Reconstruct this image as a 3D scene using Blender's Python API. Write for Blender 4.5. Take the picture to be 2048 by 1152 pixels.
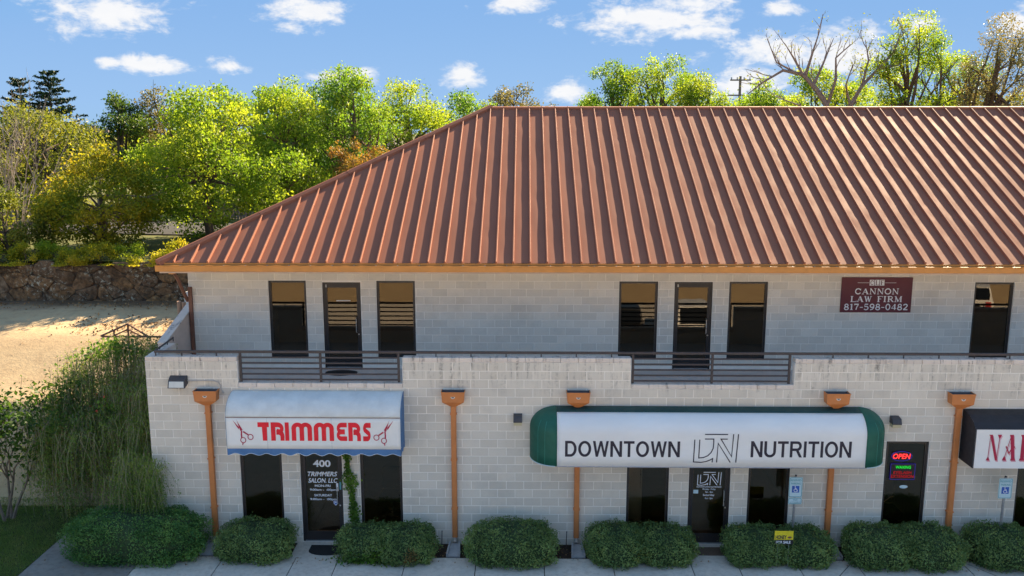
import bpy, math, random
import numpy as np
from mathutils import Vector, Matrix

for o in list(bpy.data.objects): bpy.data.objects.remove(o)
SC = bpy.context.scene
COL = SC.collection
R = math.radians

# ------------------------------------------------------------------ camera
cam_d = bpy.data.cameras.new('camera'); cam = bpy.data.objects.new('camera', cam_d); COL.objects.link(cam)
cam.location = (8.337, -19.346, 9.59)
cam.rotation_euler = (R(90) - 0.1769, 0, 0.0145)
cam_d.sensor_fit = 'HORIZONTAL'; cam_d.sensor_width = 36.0
cam_d.lens = 1758.6 / 2048 * 36
cam_d.clip_start = 0.1; cam_d.clip_end = 2000
SC.camera = cam

# ------------------------------------------------------------------ sun and sky
SUN_DIR = Vector((1.0, 1.85, 1.25)).normalized()
SUN_EL = math.asin(SUN_DIR.z); SUN_AZ = math.atan2(SUN_DIR.x, SUN_DIR.y)
sun_d = bpy.data.lights.new('sun', 'SUN'); sun_d.energy = 5.0; sun_d.angle = R(0.53); sun_d.color = (1.0, 0.80, 0.55)
sun = bpy.data.objects.new('sun', sun_d); COL.objects.link(sun)
sun.location = (30, 25, 30)
sun.rotation_euler = (-SUN_DIR).to_track_quat('-Z', 'Y').to_euler()
SC.view_settings.view_transform = 'Standard'; SC.view_settings.look = 'None'
SC.view_settings.gamma = 1.0; SC.view_settings.exposure = 2.05

W = bpy.data.worlds.new('World'); SC.world = W; W.use_nodes = True

class NT:
    def __init__(s, tree): s.t = tree; s.n = tree.nodes; s.l = tree.links
    def new(s, typ, **kw):
        n = s.n.new(typ)
        for k, v in kw.items(): setattr(n, k, v)
        return n
    def set(s, sock, v):
        if isinstance(v, bpy.types.NodeSocket): s.l.new(v, sock)
        elif v is not None:
            if hasattr(sock, 'default_value'):
                try: sock.default_value = v
                except Exception: sock.default_value = (*v, 1.0)
    def math(s, op, a, b=None, c=None, clamp=False):
        n = s.new('ShaderNodeMath', operation=op); n.use_clamp = clamp
        for i, v in enumerate((a, b, c)):
            if v is not None: s.set(n.inputs[i], v)
        return n.outputs[0]
    def vmath(s, op, a, b=None, out=0):
        n = s.new('ShaderNodeVectorMath', operation=op); s.set(n.inputs[0], a)
        if b is not None: s.set(n.inputs[1], b)
        return n.outputs[out]
    def smooth(s, v, a, b, lo=0.0, hi=1.0):
        n = s.new('ShaderNodeMapRange', interpolation_type='SMOOTHSTEP')
        s.set(n.inputs[0], v); n.inputs[1].default_value = a; n.inputs[2].default_value = b
        n.inputs[3].default_value = lo; n.inputs[4].default_value = hi
        return n.outputs[0]
    def noise(s, vec, scale, detail=4, rough=0.55, dist=0.0):
        n = s.new('ShaderNodeTexNoise'); s.set(n.inputs['Vector'], vec)
        n.inputs['Scale'].default_value = scale; n.inputs['Detail'].default_value = detail
        n.inputs['Roughness'].default_value = rough; n.inputs['Distortion'].default_value = dist
        return n.outputs[0]
    def mix(s, f, a, b, mode='MIX'):
        n = s.new('ShaderNodeMix', data_type='RGBA', blend_type=mode)
        s.set(n.inputs[0], f)
        for i, v in ((6, a), (7, b)):
            if isinstance(v, bpy.types.NodeSocket): s.l.new(v, n.inputs[i])
            else: n.inputs[i].default_value = (*v[:3], 1)
        return n.outputs[2]

def build_world():
    t = NT(W.node_tree); t.n.clear()
    sky = t.new('ShaderNodeTexSky', sky_type='NISHITA'); sky.sun_disc = False
    sky.sun_elevation = SUN_EL; sky.sun_rotation = SUN_AZ
    sky.altitude = 300; sky.air_density = 1.0; sky.dust_density = 1.2; sky.ozone_density = 2.0
    geo = t.new('ShaderNodeTexCoord').outputs['Generated']
    sep = t.new('ShaderNodeSeparateXYZ'); t.set(sep.inputs[0], geo)
    x, y, z = sep.outputs
    az = t.math('ARCTAN2', x, y); el = t.math('ARCSINE', z)
    pos = t.new('ShaderNodeCombineXYZ'); t.set(pos.inputs[0], az); t.set(pos.inputs[1], el); pos = pos.outputs[0]
    # clouds: small cumulus at real azimuth / elevation, edges broken up by noise
    CL = [(-0.431,0.116,0.057,0.020),(-0.240,0.123,0.040,0.017),(-0.011,0.136,0.034,0.010),(0.135,0.119,0.082,0.018),(0.177,0.133,0.046,0.011),
          (0.268,0.123,0.023,0.007),(-0.390,0.066,0.035,0.009),(-0.435,0.067,0.013,0.006),(-0.319,0.067,0.020,0.008),(-0.203,0.057,0.034,0.010),
          (-0.071,0.058,0.022,0.013),(0.044,0.040,0.026,0.013),(0.273,0.081,0.068,0.020),(0.337,0.082,0.037,0.023),(0.233,0.051,0.040,0.017),
          (0.406,0.106,0.020,0.007),(0.489,0.102,0.023,0.017),(0.181,0.104,0.040,0.008)]
    sc = t.vmath('MULTIPLY', pos, (1.0, 1.9, 1.0))
    n1 = t.noise(sc, 26, 6, 0.62, 0.35); n2 = t.noise(sc, 70, 4, 0.6)
    acc = None
    for a, e, w, h in CL:
        w, h = w * 1.4, h * 1.45
        d = t.vmath('SUBTRACT', pos, (a, e, 0)); d = t.vmath('MULTIPLY', d, (1 / w, 1 / h, 0))
        m = t.math('SUBTRACT', 1.0, t.vmath('LENGTH', d, out=1))
        acc = m if acc is None else t.math('MAXIMUM', acc, m)
    acc = t.math('MAXIMUM', acc, -1.0)
    dens = t.math('ADD', acc, t.math('MULTIPLY', t.math('SUBTRACT', n1, 0.5), 2.3))
    dens = t.math('ADD', dens, t.math('MULTIPLY', t.math('SUBTRACT', n2, 0.5), 0.8))
    near = t.smooth(acc, -0.75, -0.1)
    dens = t.math('MULTIPLY', t.smooth(dens, 0.08, 0.85), near)
    # the rest of the sky carries the same kind of scattered clouds
    g = t.noise(sc, 7.0, 7, 0.58, 0.2)
    far = t.math('MULTIPLY', t.smooth(g, 0.50, 0.62), t.smooth(t.math('ABSOLUTE', az), 0.58, 0.72))
    far = t.math('MULTIPLY', far, t.smooth(el, 0.0, 0.08))
    dens = t.math('MAXIMUM', dens, far)
    shade = t.smooth(t.noise(sc, 40, 3, 0.5), 0.3, 0.7, 0.8, 1.0)
    cc = t.new('ShaderNodeMix', data_type='RGBA'); t.set(cc.inputs[0], shade)
    cc.inputs[6].default_value = (2.05, 2.1, 2.2, 1); cc.inputs[7].default_value = (2.45, 2.42, 2.4, 1)
    # clear afternoon air: deep blue overhead paling to the horizon, with part of the physical sky's sun-side glow
    up = t.smooth(el, -0.03, 0.17)
    grad = t.mix(up, SKY_LOW, SKY_HIGH)
    phys = t.vmath('MINIMUM', sky.outputs[0], (4.5, 4.5, 4.5))
    skyc = t.mix(0.06, grad, phys)
    colr = t.mix(t.math('MULTIPLY', dens, 0.92), skyc, cc.outputs[2])
    bg = t.new('ShaderNodeBackground'); t.set(bg.inputs[0], colr); bg.inputs[1].default_value = 0.10
    out = t.new('ShaderNodeOutputWorld'); t.l.new(bg.outputs[0], out.inputs[0])
SKY_LOW = (0.64, 1.20, 2.00); SKY_HIGH = (0.36, 0.92, 1.86)
build_world()

# ------------------------------------------------------------------ helpers
def tag(o, label=None, cat=None, group=None, kind=None):
    if label: o['label'] = label
    if cat: o['category'] = cat
    if group: o['group'] = group
    if kind: o['kind'] = kind
    return o
def thing(name, label, cat, loc=(0, 0, 0), rz=0.0, group=None):
    o = bpy.data.objects.new(name, None); COL.objects.link(o); o.location = loc; o.rotation_euler = (0, 0, rz)
    o.empty_display_size = 0.1
    return tag(o, label, cat, group)

class MB:
    def __init__(s): s.v = []; s.f = []; s.mi = []
    def add(s, vs, fs, m=0):
        b = len(s.v); s.v += [tuple(v) for v in vs]; s.f += [tuple(b + i for i in f) for f in fs]; s.mi += [m] * len(fs); return s
    def box(s, x0, x1, y0, y1, z0, z1, m=0):
        return s.add([(x0,y0,z0),(x1,y0,z0),(x1,y1,z0),(x0,y1,z0),(x0,y0,z1),(x1,y0,z1),(x1,y1,z1),(x0,y1,z1)],
                     [(0,3,2,1),(4,5,6,7),(0,1,5,4),(1,2,6,5),(2,3,7,6),(3,0,4,7)], m)
    def bbox(s, x0, x1, y0, y1, z0, z1, b=0.01, m=0):
        # box with chamfered vertical and top edges (lofted rings)
        rings = []
        for z, i in ((z0, b), (z0 + b, 0), (z1 - b, 0), (z1, b)):
            rings.append([(x0+i+b,y0+i,z),(x1-i-b,y0+i,z),(x1-i,y0+i+b,z),(x1-i,y1-i-b,z),(x1-i-b,y1-i,z),(x0+i+b,y1-i,z),(x0+i,y1-i-b,z),(x0+i,y0+i+b,z)])
        return s.loft(rings, True, m)
    def loft(s, rings, caps=True, m=0, closed=True):
        n = len(rings[0]); vs = [p for r in rings for p in r]; fs = []
        for k in range(len(rings) - 1):
            for i in range(n if closed else n - 1):
                j = (i + 1) % n; fs.append((k*n+i, k*n+j, (k+1)*n+j, (k+1)*n+i))
        if caps: fs.append(tuple(range(n))[::-1]); fs.append(tuple((len(rings)-1)*n + i for i in range(n)))
        return s.add(vs, fs, m)
    def tube(s, pts, r, n=8, m=0, caps=True):
        pts = [Vector(p) for p in pts]; rr = r if hasattr(r, '__len__') else [r] * len(pts)
        rings = []; prev = None
        for i, p in enumerate(pts):
            d = (pts[min(i+1, len(pts)-1)] - pts[max(i-1, 0)])
            d = d.normalized() if d.length > 1e-9 else Vector((0, 0, 1))
            a = prev if prev is not None else (Vector((0, 0, 1)) if abs(d.z) < 0.9 else Vector((1, 0, 0)))
            a = (a - d * a.dot(d)); a = a.normalized() if a.length > 1e-6 else d.orthogonal().normalized()
            prev = a; b = d.cross(a)
            rings.append([p + a * (rr[i]*math.cos(t)) + b * (rr[i]*math.sin(t)) for t in [2*math.pi*k/n for k in range(n)]])
        return s.loft(rings, caps, m)
    def prism(s, poly, axis, a0, a1, m=0):
        # polygon in the plane across axis, extruded from a0 to a1
        def P(u, v, a): return {'x': (a, u, v), 'y': (u, a, v), 'z': (u, v, a)}[axis]
        n = len(poly); vs = [P(u, v, a0) for u, v in poly] + [P(u, v, a1) for u, v in poly]
        fs = [(i, (i+1) % n, n + (i+1) % n, n + i) for i in range(n)] + [tuple(range(n))[::-1], tuple(range(n, 2*n))]
        return s.add(vs, fs, m)
    def build(s, name, mat, parent=None, smooth=False, fix=True):
        me = bpy.data.meshes.new(name); me.from_pydata(s.v, [], s.f)
        for mm in (mat if isinstance(mat, (list, tuple)) else [mat]): me.materials.append(mm)
        if isinstance(mat, (list, tuple)): me.polygons.foreach_set('material_index', s.mi)
        if fix:
            import bmesh
            bm = bmesh.new(); bm.from_mesh(me); bmesh.ops.recalc_face_normals(bm, faces=bm.faces); bm.to_mesh(me); bm.free()
        if smooth:
            me.polygons.foreach_set('use_smooth', [True] * len(me.polygons))
        me.update()
        o = bpy.data.objects.new(name, me); COL.objects.link(o); o.parent = parent
        return o
def inst(name, mesh, parent, loc=(0, 0, 0), scale=None):
    o = bpy.data.objects.new(name, mesh); COL.objects.link(o); o.parent = parent; o.location = loc
    if scale: o.scale = scale
    return o
def quads_obj(name, V, mat, parent=None, nv=4):
    # V: (N, nv, 3) array, one polygon each
    N = len(V); me = bpy.data.meshes.new(name)
    me.vertices.add(N * nv); me.vertices.foreach_set('co', V.reshape(-1).astype(np.float32))
    me.loops.add(N * nv); me.loops.foreach_set('vertex_index', np.arange(N * nv, dtype=np.int32))
    me.polygons.add(N); me.polygons.foreach_set('loop_start', np.arange(0, N * nv, nv, dtype=np.int32))
    me.materials.append(mat); me.update(calc_edges=True); me.validate()
    o = bpy.data.objects.new(name, me); COL.objects.link(o); o.parent = parent
    return o

# ------------------------------------------------------------------ materials
MATS = {}
def mat(name):
    m = bpy.data.materials.new(name); m.use_nodes = True; t = NT(m.node_tree); t.n.clear(); MATS[name] = m
    out = t.new('ShaderNodeOutputMaterial'); return m, t, out
def rgb(h):  # sRGB hex -> linear
    c = [int(h[i:i+2], 16) / 255 for i in (0, 2, 4)]
    return tuple(x / 12.92 if x <= 0.04045 else ((x + 0.055) / 1.055) ** 2.4 for x in c)
def simple(name, c, rough=0.6, metal=0.0, var=0.12, scale=6.0, bump=0.0, bscale=60.0, spec=0.4, rnd=0.0, stretch=None):
    m, t, out = mat(name)
    co = t.new('ShaderNodeTexCoord').outputs['Object']
    if stretch: co = t.vmath('MULTIPLY', co, stretch)
    n = t.noise(co, scale, 5, 0.6)
    f = t.smooth(n, 0.25, 0.75)
    col = t.mix(f, [x * (1 - var) for x in c], [min(1, x * (1 + var)) for x in c])
    if rnd:
        oi = t.new('ShaderNodeObjectInfo').outputs['Random']; gi = t.new('ShaderNodeNewGeometry').outputs['Random Per Island']
        r = t.math('FRACT', t.math('ADD', t.math('MULTIPLY', oi, 7.31), t.math('MULTIPLY', gi, 5.17)))
        v = t.math('ADD', 1 - rnd, t.math('MULTIPLY', r, 2 * rnd))
        cmb = t.new('ShaderNodeCombineColor')
        for i in range(3): t.set(cmb.inputs[i], v)
        col = t.mix(1.0, col, cmb.outputs[0], 'MULTIPLY')
    p = t.new('ShaderNodeBsdfPrincipled'); t.set(p.inputs['Base Color'], col)
    t.set(p.inputs['Roughness'], t.smooth(t.noise(co, scale * 2.3, 3), 0.2, 0.8, max(0.02, rough - 0.08), min(1, rough + 0.08)))
    p.inputs['Metallic'].default_value = metal; p.inputs['Specular IOR Level'].default_value = spec
    if bump:
        b = t.new('ShaderNodeBump'); b.inputs['Strength'].default_value = bump; b.inputs['Distance'].default_value = 0.01
        t.set(b.inputs['Height'], t.noise(co, bscale, 4, 0.6)); t.l.new(b.outputs[0], p.inputs['Normal'])
    t.l.new(p.outputs[0], out.inputs[0]); return m
def leafmat(name, cols, trans=0.45, nscale=0.5, rough=0.55):
    # cols: list of 3 linear colours, mixed by leaf and by larger clumps
    m, t, out = mat(name)
    g = t.new('ShaderNodeNewGeometry'); co = t.new('ShaderNodeTexCoord').outputs['Object']
    r = g.outputs['Random Per Island']; n = t.smooth(t.noise(co, nscale, 3, 0.6), 0.3, 0.7)
    f = t.math('ADD', t.math('MULTIPLY', r, 0.36), t.math('MULTIPLY', n, 0.64))
    ramp = t.new('ShaderNodeValToRGB'); t.set(ramp.inputs[0], f); e = ramp.color_ramp.elements
    e[0].position = 0.15; e[0].color = (*cols[0], 1); e[1].position = 0.85; e[1].color = (*cols[2], 1)
    k = e.new(0.5); k.color = (*cols[1], 1)
    d = t.new('ShaderNodeBsdfPrincipled'); t.set(d.inputs['Base Color'], ramp.outputs[0]); d.inputs['Roughness'].default_value = rough
    d.inputs['Specular IOR Level'].default_value = 0.25
    tr = t.new('ShaderNodeBsdfTranslucent'); t.set(tr.inputs[0], t.mix(1.0, ramp.outputs[0], (1.25, 1.2, 0.6), 'MULTIPLY'))
    mx = t.new('ShaderNodeMixShader'); mx.inputs[0].default_value = trans
    t.l.new(d.outputs[0], mx.inputs[1]); t.l.new(tr.outputs[0], mx.inputs[2]); t.l.new(mx.outputs[0], out.inputs[0]); return m
def blockmat(name, c, streaks):
    # painted masonry: every block a little different, soot stains that hang below the parapet cap
    m, t, out = mat(name)
    pos = t.new('ShaderNodeNewGeometry'); P = pos.outputs['Position']
    oi = t.new('ShaderNodeObjectInfo').outputs['Random']; gi = pos.outputs['Random Per Island']
    r = t.math('FRACT', t.math('ADD', t.math('MULTIPLY', oi, 7.31), t.math('MULTIPLY', gi, 5.17)))
    base = t.mix(r, [x * 0.93 for x in c], [x * 1.06 for x in c])
    grime = t.smooth(t.noise(P, 1.1, 5, 0.65), 0.45, 0.75)
    base = t.mix(t.math('MULTIPLY', grime, 0.22), base, (0.30, 0.27, 0.23))
    fine = t.smooth(t.noise(P, 34, 4, 0.7), 0.52, 0.78)
    base = t.mix(t.math('MULTIPLY', fine, 0.22), base, (0.30, 0.28, 0.25))
    if streaks:
        sep = t.new('ShaderNodeSeparateXYZ'); t.set(sep.inputs[0], P)
        st = t.smooth(t.noise(t.vmath('MULTIPLY', P, (5.0, 1.0, 0.45)), 1.6, 5, 0.7), 0.47, 0.66)
        top = t.smooth(t.math('ADD', sep.outputs[2], t.math('MULTIPLY', t.math('SUBTRACT', t.noise(P, 1.7, 3), 0.5), 1.3)), 3.45, 4.35)
        br = t.smooth(t.noise(P, 11, 4, 0.7), 0.38, 0.60)
        base = t.mix(t.math('MULTIPLY', t.math('MULTIPLY', st, top), t.math('MULTIPLY', br, 0.75)), base, (0.12, 0.105, 0.09))
    p = t.new('ShaderNodeBsdfPrincipled'); t.set(p.inputs['Base Color'], base); p.inputs['Roughness'].default_value = 0.85
    p.inputs['Specular IOR Level'].default_value = 0.2
    b = t.new('ShaderNodeBump'); b.inputs['Strength'].default_value = 0.8; b.inputs['Distance'].default_value = 0.011
    t.set(b.inputs['Height'], t.noise(P, 45, 5, 0.7)); t.l.new(b.outputs[0], p.inputs['Normal'])
    t.l.new(p.outputs[0], out.inputs[0]); return m
def glassmat(name, tint, refl=0.10):
    m, t, out = mat(name)
    lw = t.new('ShaderNodeFresnel'); lw.inputs[0].default_value = 1.65
    tr = t.new('ShaderNodeBsdfTransparent'); tr.inputs[0].default_value = (*tint, 1)
    gl = t.new('ShaderNodeBsdfGlossy'); gl.inputs['Roughness'].default_value = 0.012; gl.inputs[0].default_value = (0.95, 0.85, 0.70, 1)
    co = t.new('ShaderNodeTexCoord').outputs['Object']
    b = t.new('ShaderNodeBump'); b.inputs['Strength'].default_value = 0.03; b.inputs['Distance'].default_value = 0.02
    t.set(b.inputs['Height'], t.noise(co, 1.4, 2)); t.l.new(b.outputs[0], gl.inputs['Normal'])
    mx = t.new('ShaderNodeMixShader'); t.set(mx.inputs[0], t.math('ADD', lw.outputs[0], refl))
    t.l.new(tr.outputs[0], mx.inputs[1]); t.l.new(gl.outputs[0], mx.inputs[2]); t.l.new(mx.outputs[0], out.inputs[0]); return m
def emit(name, c, s):
    m, t, out = mat(name); e = t.new('ShaderNodeEmission'); e.inputs[0].default_value = (*c, 1); e.inputs[1].default_value = s
    t.l.new(e.outputs[0], out.inputs[0]); return m
def groundmat(name, cols, scales, rough=0.9, bump=0.4):
    m, t, out = mat(name)
    P = t.new('ShaderNodeNewGeometry').outputs['Position']
    a = t.smooth(t.noise(P, scales[0], 5, 0.6, 0.3), 0.3, 0.7); b_ = t.smooth(t.noise(P, scales[1], 5, 0.7), 0.4, 0.75)
    col = t.mix(a, cols[0], cols[1]); col = t.mix(t.math('MULTIPLY', b_, 0.7), col, cols[2])
    p = t.new('ShaderNodeBsdfPrincipled'); t.set(p.inputs['Base Color'], col); p.inputs['Roughness'].default_value = rough
    p.inputs['Specular IOR Level'].default_value = 0.2
    b = t.new('ShaderNodeBump'); b.inputs['Strength'].default_value = bump; b.inputs['Distance'].default_value = 0.02
    t.set(b.inputs['Height'], t.noise(P, scales[1] * 3, 5, 0.7)); t.l.new(b.outputs[0], p.inputs['Normal'])
    t.l.new(p.outputs[0], out.inputs[0]); return m

M = {}
M['block'] = blockmat('painted_block', (0.71, 0.655, 0.555), True)
M['block_up'] = blockmat('painted_block_upper', (0.76, 0.71, 0.615), False)
M['mortar'] = simple('mortar', (0.90, 0.85, 0.76), 0.9, var=0.06, scale=3, bump=0.3)
M['cap'] = blockmat('cap_block_paint', (0.73, 0.645, 0.56), True)
M['slab'] = groundmat('balcony_concrete', [(0.62,0.60,0.57),(0.56,0.54,0.51),(0.48,0.46,0.43)], (1.2, 14))
M['plaster'] = simple('plaster', (0.60, 0.50, 0.43), 0.9, var=0.08, scale=4, bump=0.2)
M['roof'] = simple('roof_metal', (0.315, 0.130, 0.080), 0.68, 0.03, var=0.07, scale=1.3, spec=0.06, stretch=(1, 0.4, 0.4))
M['trim'] = simple('orange_trim_paint', (0.60, 0.255, 0.06), 0.45, var=0.10, scale=3, spec=0.4)
M['pipe'] = simple('orange_pipe_paint', (0.57, 0.205, 0.062), 0.5, var=0.10, scale=2.5, spec=0.4)
M['liner'] = simple('dark_grey_liner', (0.13, 0.12, 0.125), 0.8, var=0.2)  # dark grey inner faces of the open box heads
M['brace'] = simple('brown_steel', (0.19, 0.085, 0.055), 0.6, var=0.15, scale=5)
M['rail'] = simple('dark_rail_paint', (0.042, 0.035, 0.040), 0.5, var=0.15, scale=8, spec=0.5)
M['frame'] = simple('bronze_frame', (0.022, 0.019, 0.020), 0.4, var=0.15, scale=8, spec=0.5)
M['frame_lit'] = simple('bronze_frame_lit', (0.060, 0.050, 0.042), 0.4, var=0.15, scale=8, spec=0.5)  # lighter copy of the frame bronze, light on the beads put into its colour
M['glass'] = glassmat('bronze_glass', (0.30, 0.27, 0.22), 0.015)
M['glass_low'] = glassmat('bronze_glass_street', (0.74, 0.66, 0.54), 0.0)
M['steel'] = simple('brushed_steel', (0.55, 0.55, 0.55), 0.3, 0.9, var=0.05)
M['galv'] = simple('galvanised', (0.36, 0.37, 0.38), 0.45, 0.6, var=0.15, scale=10)
M['inside_wall'] = simple('inside_wall', (0.60, 0.50, 0.38), 0.9, var=0.05)
M['inside_floor'] = simple('inside_floor', (0.34, 0.25, 0.17), 0.6, var=0.1, scale=3)
M['inside_dark'] = simple('inside_dark', (0.03, 0.028, 0.027), 0.6, var=0.1)
M['canvas_white'] = simple('white_canvas', (0.80, 0.80, 0.76), 0.7, var=0.05, scale=2.2, bump=0.12, bscale=5)
M['canvas_top'] = simple('weathered_white_canvas', (0.66, 0.69, 0.67), 0.75, var=0.10, scale=2.5, bump=0.2, bscale=5)
M['vinyl_white'] = simple('white_vinyl', (0.80, 0.80, 0.77), 0.5, var=0.05, scale=1.1, stretch=(0.6, 1, 1.6))
M['canvas_blue'] = simple('blue_canvas', (0.075, 0.18, 0.36), 0.7, var=0.12, scale=5)
M['canvas_green'] = simple('green_canvas', (0.012, 0.105, 0.068), 0.6, var=0.12, scale=3)
M['canvas_green_dark'] = simple('green_canvas_top', (0.012, 0.055, 0.05), 0.65, var=0.12, scale=3)
M['canvas_black'] = simple('black_canvas', (0.022, 0.022, 0.026), 0.6, var=0.15, scale=4)
M['thread'] = simple('seam_thread', (0.36, 0.36, 0.38), 0.8)
M['thread_green'] = simple('green_seam', (0.05, 0.24, 0.18), 0.8)
M['red_print'] = simple('red_print', (0.80, 0.014, 0.03), 0.6, var=0.08, scale=8)
M['crimson'] = simple('crimson_print', (0.42, 0.012, 0.055), 0.6, var=0.08, scale=8)
M['pink'] = simple('pink_print', (0.66, 0.36, 0.42), 0.6)
M['dark_print'] = simple('dark_print', (0.030, 0.026, 0.040), 0.6, var=0.1, scale=8)
M['white_print'] = simple('white_print', (0.78, 0.80, 0.82), 0.6, var=0.04)
M['maroon'] = simple('maroon_sign', (0.115, 0.020, 0.032), 0.5, var=0.08, scale=3)
M['sign_face'] = simple('sign_reflective_white', (0.50, 0.66, 0.70), 0.4, var=0.04)
M['sign_teal'] = simple('sign_teal', (0.10, 0.34, 0.38), 0.5)
M['sign_blue'] = simple('sign_blue', (0.02, 0.10, 0.42), 0.4)
M['yellow'] = simple('yellow_board', (0.74, 0.60, 0.02), 0.6)
M['black'] = simple('black_plastic', (0.018, 0.018, 0.020), 0.5, var=0.1)
M['lens'] = simple('lamp_lens', (0.62, 0.64, 0.60), 0.35, var=0.05)
M['lens_tan'] = simple('lamp_lens_tan', (0.55, 0.50, 0.32), 0.4, var=0.05)
M['lamp_body'] = simple('lamp_housing', (0.055, 0.055, 0.062), 0.5, var=0.1)
M['conduit'] = simple('painted_conduit', (0.44, 0.41, 0.37), 0.7)
M['rubber'] = simple('rubber_mat', (0.018, 0.018, 0.02), 0.85, var=0.2, scale=30, bump=0.4)
M['coir'] = simple('brown_mat', (0.12, 0.085, 0.06), 0.95, var=0.2, scale=40, bump=0.5)
M['walk'] = groundmat('sidewalk_concrete', [(0.66,0.61,0.53),(0.57,0.525,0.455),(0.42,0.37,0.31)], (0.8, 9))
M['joint'] = simple('joint_dirt', (0.07, 0.06, 0.05), 0.95, var=0.2)
M['path'] = groundmat('path_concrete', [(0.27,0.25,0.22),(0.22,0.20,0.175),(0.16,0.14,0.12)], (0.7, 8))
M['soil'] = groundmat('mulch_soil', [(0.075,0.05,0.033),(0.05,0.036,0.026),(0.022,0.018,0.014)], (3, 25), bump=1.0)
M['splash'] = simple('splash_concrete', (0.36, 0.36, 0.36), 0.9, var=0.15, scale=8, bump=0.3)
M['asphalt'] = groundmat('parking_concrete', [(0.56,0.51,0.44),(0.50,0.46,0.39),(0.60,0.55,0.47)], (0.25, 6))
M['road'] = groundmat('old_asphalt', [(0.045,0.045,0.046),(0.036,0.036,0.037),(0.06,0.058,0.056)], (0.4, 7))
M['dirt'] = groundmat('sandy_lot', [(0.50,0.375,0.215),(0.44,0.325,0.185),(0.33,0.23,0.13)], (0.35, 2.3))
M['hill'] = groundmat('dry_grass_ground', [(0.10,0.12,0.03),(0.075,0.085,0.025),(0.16,0.13,0.05)], (0.4, 5))
M['lawn'] = groundmat('lawn_soil', [(0.060,0.085,0.022),(0.045,0.065,0.018),(0.085,0.075,0.035)], (0.8, 12))
M['stone_old'] = simple('lichen_stone', (0.125, 0.095, 0.072), 0.95, var=0.45, scale=4.5, bump=0.8, bscale=14, rnd=0.45)
def stonemat():
    m, t, out = mat('rubble_stone'); P = t.new('ShaderNodeNewGeometry').outputs['Position']; oi = t.new('ShaderNodeObjectInfo').outputs['Random']
    ramp = t.new('ShaderNodeValToRGB'); t.set(ramp.inputs[0], oi); e = ramp.color_ramp.elements
    e[0].color = (0.18, 0.115, 0.07, 1); e[1].color = (0.33, 0.25, 0.17, 1); k = e.new(0.45); k.color = (0.26, 0.16, 0.09, 1); k = e.new(0.85); k.color = (0.40, 0.22, 0.09, 1)
    c = t.mix(t.smooth(t.noise(P, 5, 5, 0.65), 0.3, 0.75), (0.09, 0.06, 0.038), ramp.outputs[0])
    li = t.math('MULTIPLY', t.smooth(t.noise(P, 9, 6, 0.75, 0.4), 0.53, 0.62), t.smooth(t.noise(P, 0.9, 3), 0.42, 0.62))
    c = t.mix(t.math('MULTIPLY', li, 0.8), c, (0.55, 0.53, 0.40))
    p = t.new('ShaderNodeBsdfPrincipled'); t.set(p.inputs['Base Color'], c); p.inputs['Roughness'].default_value = 0.95; p.inputs['Specular IOR Level'].default_value = 0.15
    b = t.new('ShaderNodeBump'); b.inputs['Strength'].default_value = 0.9; b.inputs['Distance'].default_value = 0.03; t.set(b.inputs['Height'], t.noise(P, 12, 6, 0.7)); t.l.new(b.outputs[0], p.inputs['Normal'])
    t.l.new(p.outputs[0], out.inputs[0]); return m
M['stone'] = stonemat()
M['stone_gap'] = simple('stone_gap_earth', (0.085, 0.06, 0.042), 0.95, var=0.3)
M['bark'] = simple('bark', (0.12, 0.085, 0.06), 0.95, var=0.35, scale=9, bump=0.8, bscale=30)
M['bark_pale'] = simple('pale_bark', (0.36, 0.30, 0.24), 0.95, var=0.25, scale=9, bump=0.5)
M['bark_mid'] = simple('mid_bark', (0.20, 0.16, 0.12), 0.95, var=0.25, scale=9, bump=0.5)
M['bark_grey'] = simple('grey_dead_wood', (0.23, 0.18, 0.15), 0.95, var=0.25, scale=9, bump=0.5)
M['log'] = simple('weathered_log', (0.40, 0.25, 0.17), 0.95, var=0.25, scale=7, bump=0.6, stretch=(1, 1, 0.15))
M['white_wall'] = simple('white_stucco', (0.74, 0.71, 0.66), 0.9, var=0.05)
M['shingle'] = simple('grey_shingle', (0.14, 0.13, 0.13), 0.9, var=0.2, scale=9)
Y_ = leafmat
M['leaf_yellow'] = Y_('leaf_yellow_green', [(0.10,0.20,0.022),(0.23,0.34,0.03),(0.37,0.43,0.04)], 0.55, 0.45)
M['leaf_gold'] = Y_('leaf_gold', [(0.12,0.19,0.02),(0.30,0.31,0.026),(0.48,0.36,0.03)], 0.55, 0.55)
M['leaf_lime'] = Y_('leaf_lime', [(0.09,0.19,0.022),(0.21,0.33,0.03),(0.36,0.43,0.04)], 0.55, 0.4)
M['leaf_green'] = Y_('leaf_green', [(0.06,0.15,0.022),(0.14,0.26,0.03),(0.28,0.38,0.04)], 0.52, 0.4)
M['leaf_olive'] = Y_('leaf_olive', [(0.085,0.12,0.022),(0.18,0.21,0.03),(0.31,0.29,0.05)], 0.5, 0.5)
M['leaf_dark'] = Y_('leaf_dark', [(0.03,0.075,0.014),(0.06,0.12,0.018),(0.11,0.17,0.03)], 0.4, 0.5)
M['leaf_grey'] = Y_('leaf_grey_brown', [(0.10,0.11,0.045),(0.17,0.16,0.07),(0.25,0.21,0.10)], 0.4, 0.5)
M['leaf_wall_a'] = Y_('leaf_wall_gold_sunlit', [(0.22,0.26,0.02),(0.42,0.40,0.03),(0.58,0.46,0.04)], 0.5, 0.8)  # both wall shrub colours are brightened to carry sunlight along the wall top
M['leaf_wall_b'] = Y_('leaf_wall_green_sunlit', [(0.14,0.24,0.02),(0.28,0.38,0.03),(0.44,0.46,0.04)], 0.5, 0.8)
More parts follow.
